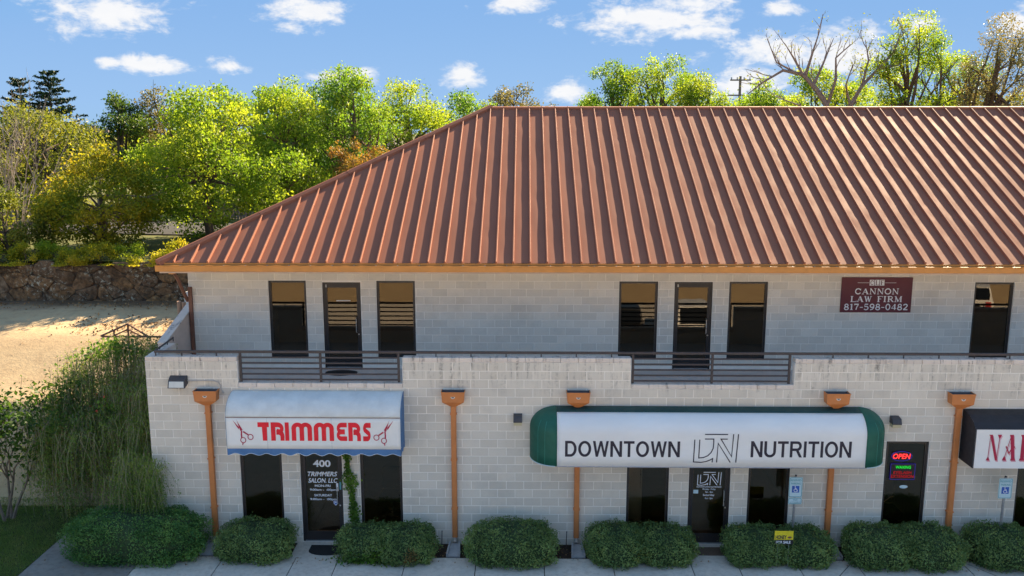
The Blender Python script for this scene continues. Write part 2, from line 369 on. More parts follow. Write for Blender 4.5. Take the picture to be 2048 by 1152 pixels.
M['leaf_rust'] = Y_('leaf_rust', [(0.12,0.11,0.025),(0.24,0.15,0.035),(0.36,0.19,0.05)], 0.45, 0.9)
M['leaf_conifer'] = Y_('leaf_conifer', [(0.010,0.032,0.018),(0.018,0.05,0.026),(0.035,0.075,0.03)], 0.15, 0.6)
M['leaf_hedge'] = Y_('leaf_hedge', [(0.10,0.17,0.055),(0.17,0.26,0.082),(0.27,0.37,0.12)], 0.25, 2.0)
M['leaf_hedge_b'] = Y_('leaf_hedge_deep', [(0.055,0.145,0.04),(0.11,0.24,0.06),(0.19,0.34,0.085)], 0.25, 2.0)
M['leaf_weep'] = Y_('leaf_weeping', [(0.11,0.205,0.045),(0.19,0.30,0.062),(0.29,0.37,0.085)], 0.4, 1.1)
M['leaf_weep_b'] = Y_('leaf_weeping_brown', [(0.13,0.11,0.04),(0.20,0.15,0.05),(0.27,0.17,0.06)], 0.35, 1.1)
M['leaf_ivy'] = Y_('leaf_ivy', [(0.045,0.11,0.015),(0.09,0.19,0.022),(0.17,0.29,0.035)], 0.35, 1.5)
M['grass'] = Y_('grass_blades', [(0.11,0.19,0.04),(0.17,0.25,0.06),(0.25,0.28,0.09)], 0.3, 1.0)
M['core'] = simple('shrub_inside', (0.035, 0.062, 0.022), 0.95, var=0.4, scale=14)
M['stem'] = simple('twig', (0.24, 0.235, 0.13), 0.9, var=0.2, scale=12)
M['berry'] = simple('red_berry', (0.42, 0.05, 0.02), 0.5)
M['litter'] = simple('dry_leaf_litter', (0.30, 0.17, 0.07), 0.9, rnd=0.5)
M['neon_red'] = emit('neon_red', (1.0, 0.03, 0.03), 0.9)
M['neon_dim'] = emit('neon_dim_red', (0.75, 0.02, 0.03), 0.16)
M['neon_blue'] = emit('neon_blue', (0.10, 0.07, 0.75), 0.12)
M['neon_green'] = emit('neon_green', (0.02, 0.85, 0.06), 0.35)
M['car_white'] = simple('car_paint_white', (0.75, 0.75, 0.74), 0.25, var=0.02, spec=0.6)
M['car_dark'] = simple('car_paint_dark', (0.03, 0.032, 0.036), 0.2, var=0.05, spec=0.6)
M['car_glass'] = simple('car_glass', (0.01, 0.011, 0.012), 0.05, spec=0.7)
M['tyre'] = simple('tyre', (0.015, 0.015, 0.015), 0.9)
M['tail'] = simple('tail_light', (0.5, 0.02, 0.015), 0.25)

# ------------------------------------------------------------------ lettering
def text_part(s, x0, x1, z0, z1, y, m, parent, name='lettering', bold=0.0, shear=0.0, axis_flip=False):
    c = bpy.data.curves.new('t', 'FONT'); c.body = s; c.size = 1.0; c.offset = bold; c.shear = shear; c.extrude = 0.0; c.resolution_u = 4
    ob = bpy.data.objects.new('t', c); COL.objects.link(ob)
    bpy.context.view_layer.update()
    me = bpy.data.meshes.new_from_object(ob.evaluated_get(bpy.context.evaluated_depsgraph_get()))
    bpy.data.objects.remove(ob); bpy.data.curves.remove(c)
    n = len(me.vertices); co = np.empty(n * 3, np.float32); me.vertices.foreach_get('co', co); co = co.reshape(-1, 3)
    lo, hi = co.min(0), co.max(0)
    X = x0 + (co[:, 0] - lo[0]) / max(1e-6, hi[0] - lo[0]) * (x1 - x0)
    Z = z0 + (co[:, 1] - lo[1]) / max(1e-6, hi[1] - lo[1]) * (z1 - z0)
    co = np.stack([X, np.full(n, y), Z], 1).astype(np.float32)
    me.vertices.foreach_set('co', co.reshape(-1)); me.materials.clear(); me.materials.append(m); me.name = name; me.update()
    o = bpy.data.objects.new(name, me); COL.objects.link(o); o.parent = parent
    return o
class Ink:
    # ribbons and filled shapes in a unit box, placed in the x/z plane; every stroke lies a hair above the last
    def __init__(s): s.mb = MB(); s.k = 0
    def ribbon(s, pts, w, closed=False, sq=0.0):
        P = [Vector(p) for p in pts]; n = len(P); ws = w if hasattr(w, '__len__') else [w] * n
        if not closed and sq:
            P[0] = P[0] + (P[0] - P[1]).normalized() * sq; P[-1] = P[-1] + (P[-1] - P[-2]).normalized() * sq
        L, Rr = [], []
        for i in range(n):
            a = P[(i-1) % n] if (i > 0 or closed) else None; b = P[(i+1) % n] if (i < n-1 or closed) else None
            d1 = (P[i]-a).normalized() if a is not None else None; d2 = (b-P[i]).normalized() if b is not None else None
            if d1 is None: d1 = d2
            if d2 is None: d2 = d1
            n1 = Vector((-d1.y, d1.x)); n2 = Vector((-d2.y, d2.x)); m = n1 + n2
            m = m.normalized() if m.length > 1e-4 else n1
            k = 1 / max(0.45, m.dot(n1)); off = m * (ws[i] / 2 * k); L.append(P[i]+off); Rr.append(P[i]-off)
        y = -s.k * 0.0003; s.k += 1
        vs = [(p.x, y, p.y) for p in L] + [(p.x, y, p.y) for p in Rr]
        fs = [(i, (i+1) % n, n + (i+1) % n, n + i) for i in range(n if closed else n - 1)]
        s.mb.add(vs, fs); return s
    def poly(s, pts):
        y = -s.k * 0.0003; s.k += 1; s.mb.add([(p[0], y, p[1]) for p in pts], [tuple(range(len(pts)))]); return s
    def place(s, x, y, z, sx, sz, m, parent, name='lettering'):
        s.mb.v = [(x + v[0]*sx, y + v[1], z + v[2]*sz) for v in s.mb.v]
        return s.mb.build(name, m, parent, fix=False)
def arc(cx, cy, rx, ry, a0, a1, n=10):
    return [(cx + rx*math.cos(R(a0+(a1-a0)*i/n)), cy + ry*math.sin(R(a0+(a1-a0)*i/n))) for i in range(n+1)]

# ------------------------------------------------------------------ ground
def sheet(name, xs, ys, hf, m, kind='structure'):
    nx, ny = len(xs), len(ys)
    mb = MB(); mb.v = [(x, y, hf(x, y)) for y in ys for x in xs]
    mb.f = [(j*nx+i, j*nx+i+1, (j+1)*nx+i+1, (j+1)*nx+i) for j in range(ny-1) for i in range(nx-1)]
    mb.mi = [0] * len(mb.f)
    return tag(mb.build(name, m, None, smooth=True, fix=False), kind=kind)
def lin(a, b, n): return [a + (b - a) * i / (n - 1) for i in range(n)]
def sm(t): t = max(0, min(1, t)); return t * t * (3 - 2 * t)
def wob(x, y, s=1.0): return math.sin(x*0.9*s + 1.3*math.sin(y*0.7*s)) * 0.5 + math.sin(y*1.3*s + x*0.4*s + 2) * 0.5
sheet('ground', lin(-600, 600, 25), lin(-400, 800, 25), lambda x, y: -0.5, M['hill'])
def lot_h(x, y):
    h = 2.1 * sm((y - 1.7) / 2.6) + 1.15 * sm((y - 3.6) / 4.6) + 0.28 * sm((y - 7) / 4.5)
    return h + 0.02 * wob(x, y, 1.7) * sm((y - 2) / 2) - 0.03
def lotmat():
    m, t, out = mat('sandy_lot_surface'); P = t.new('ShaderNodeNewGeometry').outputs['Position']
    sep = t.new('ShaderNodeSeparateXYZ'); t.set(sep.inputs[0], P)
    a = t.smooth(t.noise(t.vmath('MULTIPLY', P, (0.35, 1.0, 1.0)), 0.5, 5, 0.6, 0.4), 0.3, 0.7); b_ = t.smooth(t.noise(P, 2.6, 6, 0.7), 0.45, 0.75); c_ = t.smooth(t.noise(P, 14, 4, 0.7), 0.5, 0.8)
    col = t.mix(a, (0.52, 0.39, 0.225), (0.42, 0.305, 0.175)); col = t.mix(t.math('MULTIPLY', b_, 0.55), col, (0.30, 0.20, 0.11)); col = t.mix(t.math('MULTIPLY', c_, 0.4), col, (0.24, 0.165, 0.10))
    rear_band = t.smooth(t.math('ADD', sep.outputs[1], t.math('MULTIPLY', t.math('SUBTRACT', t.noise(P, 0.8, 4), 0.5), 1.6)), 10.3, 11.6)  # dark brown band towards the back edge of the lot
    col = t.mix(t.math('MULTIPLY', rear_band, 0.85), col, (0.085, 0.058, 0.038))
    lot_streak = t.math('MULTIPLY', t.smooth(t.noise(t.vmath('MULTIPLY', P, (0.25, 1.4, 1.0)), 0.9, 5, 0.65), 0.5, 0.68), t.smooth(sep.outputs[1], 6.0, 9.0))  # darker streaks drawn out along x, growing towards the back
    col = t.mix(t.math('MULTIPLY', lot_streak, 0.5), col, (0.20, 0.145, 0.11))
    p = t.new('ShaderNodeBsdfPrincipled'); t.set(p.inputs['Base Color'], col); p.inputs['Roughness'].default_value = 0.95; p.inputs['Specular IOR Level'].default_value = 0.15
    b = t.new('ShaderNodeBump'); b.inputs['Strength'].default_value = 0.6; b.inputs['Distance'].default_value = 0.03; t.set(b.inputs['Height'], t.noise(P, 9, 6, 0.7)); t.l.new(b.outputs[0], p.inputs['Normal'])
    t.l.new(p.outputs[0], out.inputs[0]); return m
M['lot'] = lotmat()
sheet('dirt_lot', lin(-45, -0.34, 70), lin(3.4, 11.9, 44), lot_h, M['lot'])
sheet('grass_bank', lin(-45, -0.34, 70), lin(1.6, 3.4, 12), lambda x, y: lot_h(x, y), M['lot'])
def terr_h(x, y):
    return 4.85 + 0.12 * wob(x, y, 0.5) + 0.008 * (y - 12)
sheet('hillside', lin(-160, -1.2, 90), [11.9 + (420 - 11.9) * (i / 70) ** 2 for i in range(71)], terr_h, M['hill'])
sheet('hillside_back', lin(-1.2, 220, 90), [18.5 + (420 - 18.5) * (i / 60) ** 2 for i in range(61)], terr_h, M['hill'])
sheet('lawn', lin(-45, -2.72, 60), lin(-6, 2.3, 20), lambda x, y: 0.02 + 0.015 * wob(x, y, 2), M['lawn'])
sheet('parking_lot', lin(-60, 80, 30), lin(-24, -2.4, 10), lambda x, y: -0.13, M['asphalt'])
sheet('dirt_field', lin(-100, 120, 30), lin(-120, -24, 10), lambda x, y: -0.12, M['dirt'])
sheet('back_road', lin(-60, -0.5, 30), lin(20, 25.5, 5), lambda x, y: terr_h(x, y) + 0.05, M['road'])
tag(MB().box(-2.7, -0.33, -2.2, 3.0, -0.3, 0.03).build('footpath', M['path']), kind='structure')
tag(MB().box(-60, 80, -2.42, -2.2, -0.3, 0.02).build('kerb', M['walk']), kind='structure')
# front sidewalk: one slab per bay, tooled joints between
side = tag(MB().box(-0.33, 34, -2.2, -0.745, -0.3, 0.006).build('sidewalk', M['joint']), kind='structure')
JX = [-0.33, 1.5, 3.15, 4.13, 5.67, 7.26, 8.79, 10.33, 12.08, 13.12, 14.46, 15.8, 18.19, 19.7, 21.3, 22.9, 24.5, 26, 27.6, 29.2, 30.8, 32.4, 34]
for a, b in zip(JX[:-1], JX[1:]):
    MB().bbox(a + 0.009, b - 0.009, -2.19, -0.75, -0.1, 0.022, 0.006).build('paving_slab', M['walk'], side)
tag(MB().box(-0.33, 34, -0.745, 0.1, -0.3, -0.012).build('planting_bed', M['soil']), kind='structure')
DOORS_X = ((3.12, 4.10), (12.16, 13.12))
for a, b in DOORS_X:
    MB().bbox(a - 0.12, b + 0.12, -0.742, 0.02, -0.1, 0.021, 0.005).build('paving_slab', M['walk'], side)
# hidden stair that climbs beside the building to the upper lot
stair = tag(MB().box(-2.7, -1.0, 3.05, 8.2, -0.3, 0.0).build('stairway', M['path']), kind='structure')
for i in range(18):
    MB().box(-2.68, -1.02, 3.06 + i*0.28, 8.19, 0.001 + i*0.19, 0.19 + i*0.19).build('step', M['path'], stair)

# ------------------------------------------------------------------ building
BL = thing('commercial_building', 'two storey cream block building with brown metal hip roof', 'building', (0, 0, 0))
XL, XR = -0.33, 34.0
ZC, HC, WB = 4.41, 0.2032, 0.4064
GAPS = [(1.78, 5.56), (10.76, 14.46), (23.4, 27.1)]
LOW = [('window', 1.72, 2.70, 0.346, 2.378), ('door', 3.12, 4.10, 0.02, 2.378), ('window', 4.52, 5.50, 0.346, 2.378),
       ('window', 10.72, 11.70, 0.346, 2.378), ('door', 12.16, 13.12, 0.02, 2.378), ('window', 13.53, 14.49, 0.346, 2.378),
       ('window', 16.65, 17.63, 0.346, 2.581), ('window', 19.70, 20.68, 0.346, 2.378)]
UZ = 5.988
UP = [('window', 1.71, 2.69, 3.753, 5.785), ('door', 3.11, 4.10, 3.46, 5.745), ('window', 4.51, 5.51, 3.753, 5.785),
      ('window', 10.77, 11.77, 3.753, 5.785), ('door', 12.19, 13.17, 3.46, 5.775), ('window', 13.59, 14.58, 3.753, 5.785),
      ('window', 19.84, 20.84, 3.753, 5.785), ('window', 22.7, 23.7, 3.753, 5.785)]
YU = 2.93
def wall_cells(mb, x0, x1, z0, z1, y0, y1, holes):
    xs = sorted({x0, x1, *[h[0] for h in holes], *[h[1] for h in holes]}); xs = [x for x in xs if x0 <= x <= x1]
    for a, b in zip(xs[:-1], xs[1:]):
        hs = sorted([(h[2], h[3]) for h in holes if h[0] <= a + 1e-6 and h[1] >= b - 1e-6]); z = z0
        for c, d in hs:
            if c > z + 1e-4: mb.box(a, b, y0, y1, z, min(c, z1))
            z = max(z, d)
        if z < z1 - 1e-4: mb.box(a, b, y0, y1, z, z1)
    return mb
lowholes = [(a, b, c, d) for _, a, b, c, d in LOW] + [(a, b, 3.80, 9) for a, b in GAPS]
lower_wall = wall_cells(MB(), XL, XR, -0.3, ZC, 0.006, 0.2, lowholes).build('lower_wall', M['mortar'], BL)
uphol = [(a, b, c, d) for _, a, b, c, d in UP]
upper_wall = wall_cells(MB(), -0.36, XR, 3.3, 6.28, YU + 0.006, YU + 0.2, uphol).build('upper_wall', M['mortar'], BL)

def block_geo(mb, x0, x1, z0, z1, yf):
    e = 0.004
    rings = [[(x0+i, yf+d, z0+i), (x1-i, yf+d, z0+i), (x1-i, yf+d, z1-i), (x0+i, yf+d, z1-i)] for i, d in ((e, 0), (0, e), (0, 0.03))]
    return mb.loft(rings, True)
def courses(x0, x1, ztop, nrow, zmin, yf, phase_even, phase_odd, holes):
    out = []
    for k in range(nrow):
        zb, zt = ztop - (k+1)*HC, ztop - k*HC
        if zb < zmin: zb = zmin
        ph = phase_even if k % 2 == 0 else phase_odd
        n0 = math.floor((x0 - ph) / WB); e = []
        for n in range(n0, int((x1 - ph) / WB) + 1):
            a, b = max(x0, ph + n*WB), min(x1, ph + (n+1)*WB)
            if b - a > 0.03: e.append((a, b))
        for a, b in e:
            seg = [(a, b)]
            for h in holes:
                if h[2] < zt - 0.02 and h[3] > zb + 0.02:
                    ns = []
                    for s, f in seg:
                        if h[1] <= s or h[0] >= f: ns.append((s, f)); continue
                        if h[0] - s > 0.025: ns.append((s, h[0]))
                        if f - h[1] > 0.025: ns.append((h[1], f))
                    seg = ns
            out += [(k, s, f, zb, zt) for s, f in seg]
    return out
J = 0.008
cache = {}; stuff = MB(); cnt = 0; rb = random.Random(3)
for k, a, b, zb, zt in courses(XL, XR, ZC, 22, -0.05, 0, 0.203, 0.0, lowholes):
    a2 = a + (J if a > XL + 0.001 else 0); dy = rb.uniform(-0.0015, 0.0015)
    if k <= 7 and b < 20.6 and cnt < 300:
        w = round(b - J - a2, 2)
        if w not in cache:
            cache[w] = block_geo(MB(), -w/2, w/2, -HC/2 + J, HC/2 - J, 0).build('block', M['block'], lower_wall).data
            o = [x for x in bpy.data.objects if x.data == cache[w]][0]; o.location = ((a2 + b - J)/2, dy, (zb + zt)/2)
        else: inst('block', cache[w], lower_wall, ((a2 + b - J)/2, dy, (zb + zt)/2))
        cnt += 1
    else: block_geo(stuff, a2, b - J, zb + J, zt - J, dy)
tag(stuff.build('block_courses', M['block'], lower_wall, fix=False), kind='stuff')
stuff = MB()
for k, a, b, zb, zt in courses(-0.36, XR, UZ + 2*HC, 14, 3.46, YU, -0.15, 0.053, uphol):
    if zt > 6.3: zt = 6.27
    if zb > 6.2: continue
    block_geo(stuff, a + (J if a > -0.359 else 0), b - J, zb + J, zt - J, YU + rb.uniform(-0.001, 0.001))
tag(stuff.build('block_courses', M['block_up'], upper_wall, fix=False), kind='stuff')
# parapet caps: half-high solid blocks, sitting a little rough
capm = None
def caps(x0, x1, z):
    global capm
    n = max(1, round((x1 - x0) / WB)); w = (x1 - x0) / n
    for i in range(n):
        loc = (x0 + (i + 0.5) * w, 0.1, z + rb.uniform(-0.003, 0.003))
        if capm is None:
            o = MB().bbox(-WB/2 + 0.004, WB/2 - 0.004, -0.104, 0.108, 0.004, 0.108, 0.006).build('cap_block', M['cap'], lower_wall); capm = o.data; o.location = loc
        else: o = inst('cap_block', capm, lower_wall, loc)
        o.scale = (w / WB, 1, 1)
edge = XL
for a, b in GAPS + [(XR, XR)]:
    caps(edge, a, ZC); edge = b
    if a < XR: caps(a + 0.002, b - 0.002, 3.80)
for a, b in GAPS:   # jambs of the parapet openings
    MB().box(a - 0.012, a - 0.001, 0.012, 0.196, 3.92, 4.40).build('jamb', M['plaster'], lower_wall)
    MB().box(b + 0.001, b + 0.012, 0.012, 0.196, 3.92, 4.40).build('jamb', M['plaster'], lower_wall)
# side, back, slabs, rooms
MB().box(XL + 0.002, XL + 0.2, 0.202, YU + 0.005, -0.3, 3.395).box(-0.36, -0.16, YU + 0.21, 15.5, -0.3, 6.28).box(-0.16, XR, 15.3, 15.5, -0.3, 6.28).box(XR - 0.2, XR, 0.21, 15.3, -0.3, 6.28).build('side_wall', M['block_up'], BL)
MB().box(XL + 0.2, XR - 0.2, 0.2, YU + 0.0, 3.2, 3.45).build('balcony_floor', M['slab'], BL)
MB().box(XL, XL + 0.2, 0.212, 1.30, 3.40, 4.43).build('side_parapet', M['block'], BL)
MB().bbox(XL - 0.004, XL + 0.208, 0.212, 1.30, 4.432, 4.522, 0.006).build('side_coping', M['cap'], BL)
MB().prism([(1.302, 3.40), (1.302, 4.50), (1.55, 4.58), (2.75, 4.92), (4.0, 5.28), (4.0, 3.40)], 'x', -0.56, -0.372).build('stair_side_wall', M['plaster'], BL)
MB().prism([(1.302, 4.502), (1.55, 4.582), (2.75, 4.922), (4.0, 5.282), (4.0, 5.31), (2.745, 4.95), (1.545, 4.61), (1.302, 4.53)], 'x', -0.575, -0.36).build('stair_wall_coping', M['cap'], BL)
MB().box(-0.12, 33.7, 0.22, 8.0, -0.3, 0.015).build('ground_floor', M['inside_floor'], BL)
rm = MB()
rm.box(-0.1, 33.7, 8.0, 8.1, 0, 3.1).box(-0.1, 33.7, 0.21, 8.0, 2.75, 2.85).box(7.5, 7.6, 0.22, 8.0, 0.02, 2.74).box(15.2, 15.3, 0.22, 8.0, 0.02, 2.74)
rm.box(0.0, 33.7, 9.0, 9.1, 3.45, 6.2).box(0.0, 33.7, YU + 0.22, 9.0, 6.1, 6.2).box(7.9, 8.0, YU + 0.22, 9.0, 3.47, 6.09).box(17.5, 17.6, YU + 0.22, 9.0, 3.47, 6.09)
rm.build('inside_walls', M['inside_wall'], BL)
MB().box(-0.1, 33.7, YU + 0.21, 9.0, 3.30, 3.46).build('upper_floor', M['inside_floor'], BL)

def opening(kind, x0, x1, z0, z1, yf, glass, idx):
    fy0, fy1 = yf + 0.045, yf + 0.135; fw = 0.045
    mb = MB()
    mb.box(x0, x0 + fw, fy0, fy1, z0, z1).box(x1 - fw, x1, fy0, fy1, z0, z1).box(x0 + fw, x1 - fw, fy0, fy1, z1 - fw, z1)
    if kind == 'window':
        mb.box(x0 + fw, x1 - fw, fy0, fy1, z0, z0 + fw)
        # reveal lining so the block cores are closed
        w = mb.build('window', M['frame'], BL)
        MB().box(x0 + fw + 0.001, x1 - fw - 0.001, yf + 0.085, yf + 0.092, z0 + fw + 0.001, z1 - fw - 0.001).build('pane', glass, w)
        st = MB(); g = 0.018
        a, b, c, d = x0 + fw + 0.001, x1 - fw - 0.001, z0 + fw + 0.001, z1 - fw - 0.001
        st.box(a, a + g, yf + 0.06, yf + 0.084, c, d).box(b - g, b, yf + 0.06, yf + 0.084, c, d).box(a + g, b - g, yf + 0.06, yf + 0.084, d - g, d).box(a + g, b - g, yf + 0.06, yf + 0.084, c, c + g)
        st.build('glazing_bead', M['frame_lit'], w)
        MB().box(x0 - 0.0, x1 + 0.0, yf + 0.012, yf + 0.19, z0 - 0.03, z0 - 0.002).build('sill', M['plaster'], w)
        return w
    w = mb.build('door', M['frame'], BL)
    a, b, c, d = x0 + fw + 0.004, x1 - fw - 0.004, z0 + 0.03, z1 - fw - 0.004; s = 0.065
    lf = MB(); y0, y1 = yf + 0.055, yf + 0.10
    lf.box(a, a + s, y0, y1, c, d).box(b - s, b, y0, y1, c, d).box(a + s, b - s, y0, y1, d - 0.10, d).box(a + s, b - s, y0, y1, c, c + 0.22)
    lf.build('door_leaf', M['frame'], w)
    MB().box(a + s + 0.001, b - s - 0.001, yf + 0.075, yf + 0.081, c + 0.221, d - 0.101).build('pane', glass, w)
    MB().tube([(b - 0.085, yf + 0.05, z0 + 0.95), (b - 0.085, yf + 0.0, z0 + 0.97), (b - 0.085, yf + 0.0, z0 + 1.33), (b - 0.085, yf + 0.05, z0 + 1.35)], 0.012, 8).build('handle', M['steel'], w)
    MB().tube([(b - 0.035, y0 - 0.004, z0 + 0.90), (b - 0.035, y0 + 0.002, z0 + 0.90)], 0.02, 12).build('lock', M['steel'], w)
    MB().box(a, b, yf + 0.03, yf + 0.15, z0 + 0.002, z0 + 0.026).build('threshold', M['galv'], w)
    MB().box(a + 0.03, a + 0.06, y0 - 0.02, y0 - 0.001, d - 0.09, d - 0.02).build('closer', M['galv'], w)
    return w
LOWO = [opening(k, a, b, c, d, 0.0, M['glass_low'], i) for i, (k, a, b, c, d) in enumerate(LOW)]
UPO = [opening(k, a, b, c, d, YU, M['glass'], i) for i, (k, a, b, c, d) in enumerate(UP)]

# ---- roof
YE, ZE, YR, ZR, XE, XRE = 1.384, 6.48, 9.058, 10.304, -0.424, 34.42
SL = (ZR - ZE) / (YR - YE)
L_ = math.hypot(1, SL); NRM = (0, -SL / L_, 1 / L_)
XS0 = XE + (YR - YE)
roof = MB()
roof.v = [(XE, YE, ZE-0.03), (XRE, YE, ZE-0.03), (XRE, 2*YR-YE, ZE-0.03), (XE, 2*YR-YE, ZE-0.03), (XS0, YR, ZR-0.03), (XRE-(YR-YE), YR, ZR-0.03)]
roof.f = [(0, 1, 5, 4), (1, 2, 5), (2, 3, 4, 5), (3, 0, 4), (0, 3, 2, 1)]; roof.mi = [0] * 5
roof = roof.build('roof', M['roof'], BL)
rp = random.Random(11)
def ytop(x): return min(YR, YE + (x - XE), YE + (XRE - x))
xs = [XS0 + i * WB for i in range(-19, 70)]; xs = [x for x in xs if XE + 0.05 < x < XRE - 0.05]
edges = [XE + 0.001] + xs + [XRE - 0.001]
for a, b in zip(edges[:-1], edges[1:]):
    if a > 27.5: break
    nx, ny = 7, 40; mb = MB(); ph = [rp.uniform(0, 6.28) for _ in range(6)]; am = rp.uniform(0.6, 1.3)
    f1, f2, f3 = rp.uniform(0.7, 1.1), rp.uniform(1.8, 2.7), rp.uniform(4, 6.5)
    bumps = [(rp.uniform(0.8, 7.5), rp.uniform(0.1, 0.28), rp.uniform(-0.007, 0.007)) for _ in range(4)]
    rows = []
    for j in range(ny + 1):
        for i in range(nx + 1):
            u = i / nx; x = a + (b - a) * u; yt = ytop(x); s = j / ny; y = YE + (yt - YE) * s
            dd = (y - YE) * L_
            prof = math.sin(math.pi * u) ** 1.0
            h = 0.0022 * math.sin(dd * f1 + ph[0]) + 0.0016 * math.sin(dd * f2 + ph[1]) + 0.0009 * math.sin(dd * f3 + ph[2])
            for c, wd, hh in bumps: h += hh * math.exp(-((dd - c) / wd) ** 2)
            off = (0.004 + h * am) * prof
            mb.v.append((x, y + NRM[1] * off, ZE + (y - YE) * SL + NRM[2] * off))
    for j in range(ny):
        for i in range(nx): mb.f.append((j*(nx+1)+i, j*(nx+1)+i+1, (j+1)*(nx+1)+i+1, (j+1)*(nx+1)+i)); mb.mi.append(0)
    mb.build('roof_panel', M['roof'], roof, smooth=True, fix=False)
def seam_mesh(yt):
    mb = MB(); n = 14; rings = []
    for j in range(n + 1):
        y = YE - 0.012 + (yt - YE + 0.01) * j / n; z = ZE + (y - YE) * SL
        rings.append([(dx, y + NRM[1]*h, z + NRM[2]*h) for dx, h in ((-0.022, -0.01), (-0.019, 0.058), (-0.011, 0.065), (0.011, 0.065), (0.019, 0.058), (0.022, -0.01))])
    return mb.loft(rings, True)
full = None
for x in xs:
    if x > 27.5: break
    yt = ytop(x)
    if yt >= YR - 1e-3:
        if full is None: o = seam_mesh(YR).build('seam', M['roof'], roof); full = o.data; o.location = (x, 0, 0)
        else: inst('seam', full, roof, (x, 0, 0))
    else:
        o = seam_mesh(yt).build('seam', M['roof'], roof); o.location = (x, 0, 0)
def cap_bar(p0, p1, w, h):
    p0, p1 = Vector(p0), Vector(p1); d = (p1 - p0).normalized(); sd = d.cross(Vector((0, 0, 1))).normalized(); up = sd.cross(d)
    mb = MB(); rings = []
    for p in (p0, p1):
        rings.append([p + sd*u + up*v for u, v in ((-w, -0.08), (-w, h*0.35), (-w*0.25, h), (w*0.25, h), (w, h*0.35), (w, -0.08))])
    return mb.loft(rings, True)
cap_bar((XS0 - 0.05, YR, ZR + 0.01), (XRE - (YR-YE) + 0.05, YR, ZR + 0.01), 0.12, 0.034).build('ridge_cap', M['roof'], roof)
hip0, hip1 = Vector((XE - 0.03, YE - 0.03, ZE + 0.0)), Vector((XS0, YR, ZR + 0.02))
for i in range(4):
    a, b = hip0.lerp(hip1, i/4), hip0.lerp(hip1, (i+1)/4 - 0.001)
    cap_bar(a, b, 0.10, 0.085 - 0.004*(i % 2)).build('hip_cap', M['roof'], roof)
# eave, fascia, gutter in sections, straps
MB().box(XE - 0.02, XRE, YE + 0.03, YU + 0.0, 6.22, 6.26).build('soffit', M['plaster'], BL)
MB().box(XE + 0.0, XE + 0.03, YE + 0.03, 2*YR - YE, 6.27, 6.46).box(XE + 0.03, XRE, YE + 0.012, YE + 0.04, 6.27, 6.44).build('fascia', M['trim'], BL)
gx = XE - 0.07; first = True; gut = thing('gutter', None, None); gut.parent = BL
gxs = [gx, 0.90] + [0.90 + 2.872 * i for i in range(1, 13)]
for a, b in zip(gxs[:-1], gxs[1:]):
    mb = MB(); y0, y1 = YE - 0.10, YE + 0.01
    prof = [(y1, 6.275), (y0 + 0.012, 6.275), (y0, 6.287), (y0, 6.40), (y0 - 0.008, 6.412), (y0 - 0.008, 6.426), (y0 + 0.012, 6.426), (y0 + 0.012, 6.30), (y1, 6.30)]
    mb.prism(prof, 'x', a + 0.002, b - 0.002).build('gutter_section', M['trim'], gut)
    MB().box(b - 0.014, b + 0.014, y0 - 0.003, y0 - 0.0005, 6.29, 6.40).build('gutter_joint', M['trim'], gut) if b < 30 else None
MB().box(gx + 0.002, gx + 0.008, YE - 0.099, YE + 0.01, 6.277, 6.425).build('gutter_end', M['trim'], gut)
for i in range(44):
    x = 0.1 + i * 0.52
    MB().box(x, x + 0.025, YE - 0.106, YE + 0.01, 6.427, 6.431).build('gutter_strap', M['galv'], gut)
MB().box(XE, XRE, YE - 0.016, YE - 0.010, 6.40, ZE - 0.004).build('drip_edge', M['trim'], roof)
for x in (1.1, 8.23, 16.86):
    o = MB().box(x - 0.13, x + 0.13, 1.75, 2.05, 6.165, 6.219).build('soffit_vent', M['slab'], BL)
# knee brace and leader at the corner of the upper wall
br = MB().tube([(-0.40, 2.93, 5.25), (-0.40, 2.75, 5.45), (-0.40, 2.36, 5.93), (-0.40, 2.05, 6.2)], 0.045, 6).build('knee_brace', M['brace'], BL)
MB().box(-0.46, -0.34, 1.98, 2.12, 6.10, 6.219).build('brace_block', M['trim'], br)
MB().box(-0.355, -0.265, 2.855, 2.925, 3.46, 5.62).build('corner_leader', M['brace'], BL)

# ---- interior furnishings that show through the glass
mbx = thing('mailbox_unit', 'black mailbox cabinet behind the upstairs window beside the door', 'mailbox', (2.12, 3.75, 3.46))
MB().bbox(-0.42, 0.30, 0, 0.4, 0.0, 1.45, 0.01).build('cabinet', M['inside_dark'], mbx)
for r_ in range(6):
    for c_ in range(3):
        d = MB().box(-0.40 + c_*0.23, -0.19 + c_*0.23, -0.006, -0.001, 0.12 + r_*0.21, 0.31 + r_*0.21).build('box_door', M['black'], mbx)
        MB().box(-0.30 + c_*0.23, -0.285 + c_*0.23, -0.010, -0.0065, 0.2 + r_*0.21, 0.215 + r_*0.21).build('keyhole', M['steel'], d)
fr = thing('drinks_fridge', 'white upright fridge inside the shop behind the left window under the green awning', 'fridge', (11.0, 1.2, 0.015))
MB().bbox(-0.25, 0.25, 0, 0.6, 0, 1.9, 0.015).build('cabinet', M['white_print'], fr)
MB().tube([(0.2, -0.03, 0.9), (0.2, -0.03, 1.4)], 0.012, 6).build('handle', M['steel'], fr)
ch = thing('salon_chair', 'dark salon chair inside the right window under the scissors awning', 'chair', (5.0, 1.6, 0.015))
MB().bbox(-0.3, 0.3, -0.3, 0.3, 0.42, 0.56, 0.03).build('seat', M['inside_dark'], ch); MB().bbox(-0.28, 0.28, 0.25, 0.36, 0.561, 1.15, 0.03).build('backrest', M['inside_dark'], ch)
MB().tube([(0, 0, 0.04), (0, 0, 0.419)], 0.05, 10).build('pedestal', M['steel'], ch); MB().tube([(0, 0, 0), (0, 0, 0.04)], 0.28, 20).build('base', M['steel'], ch)

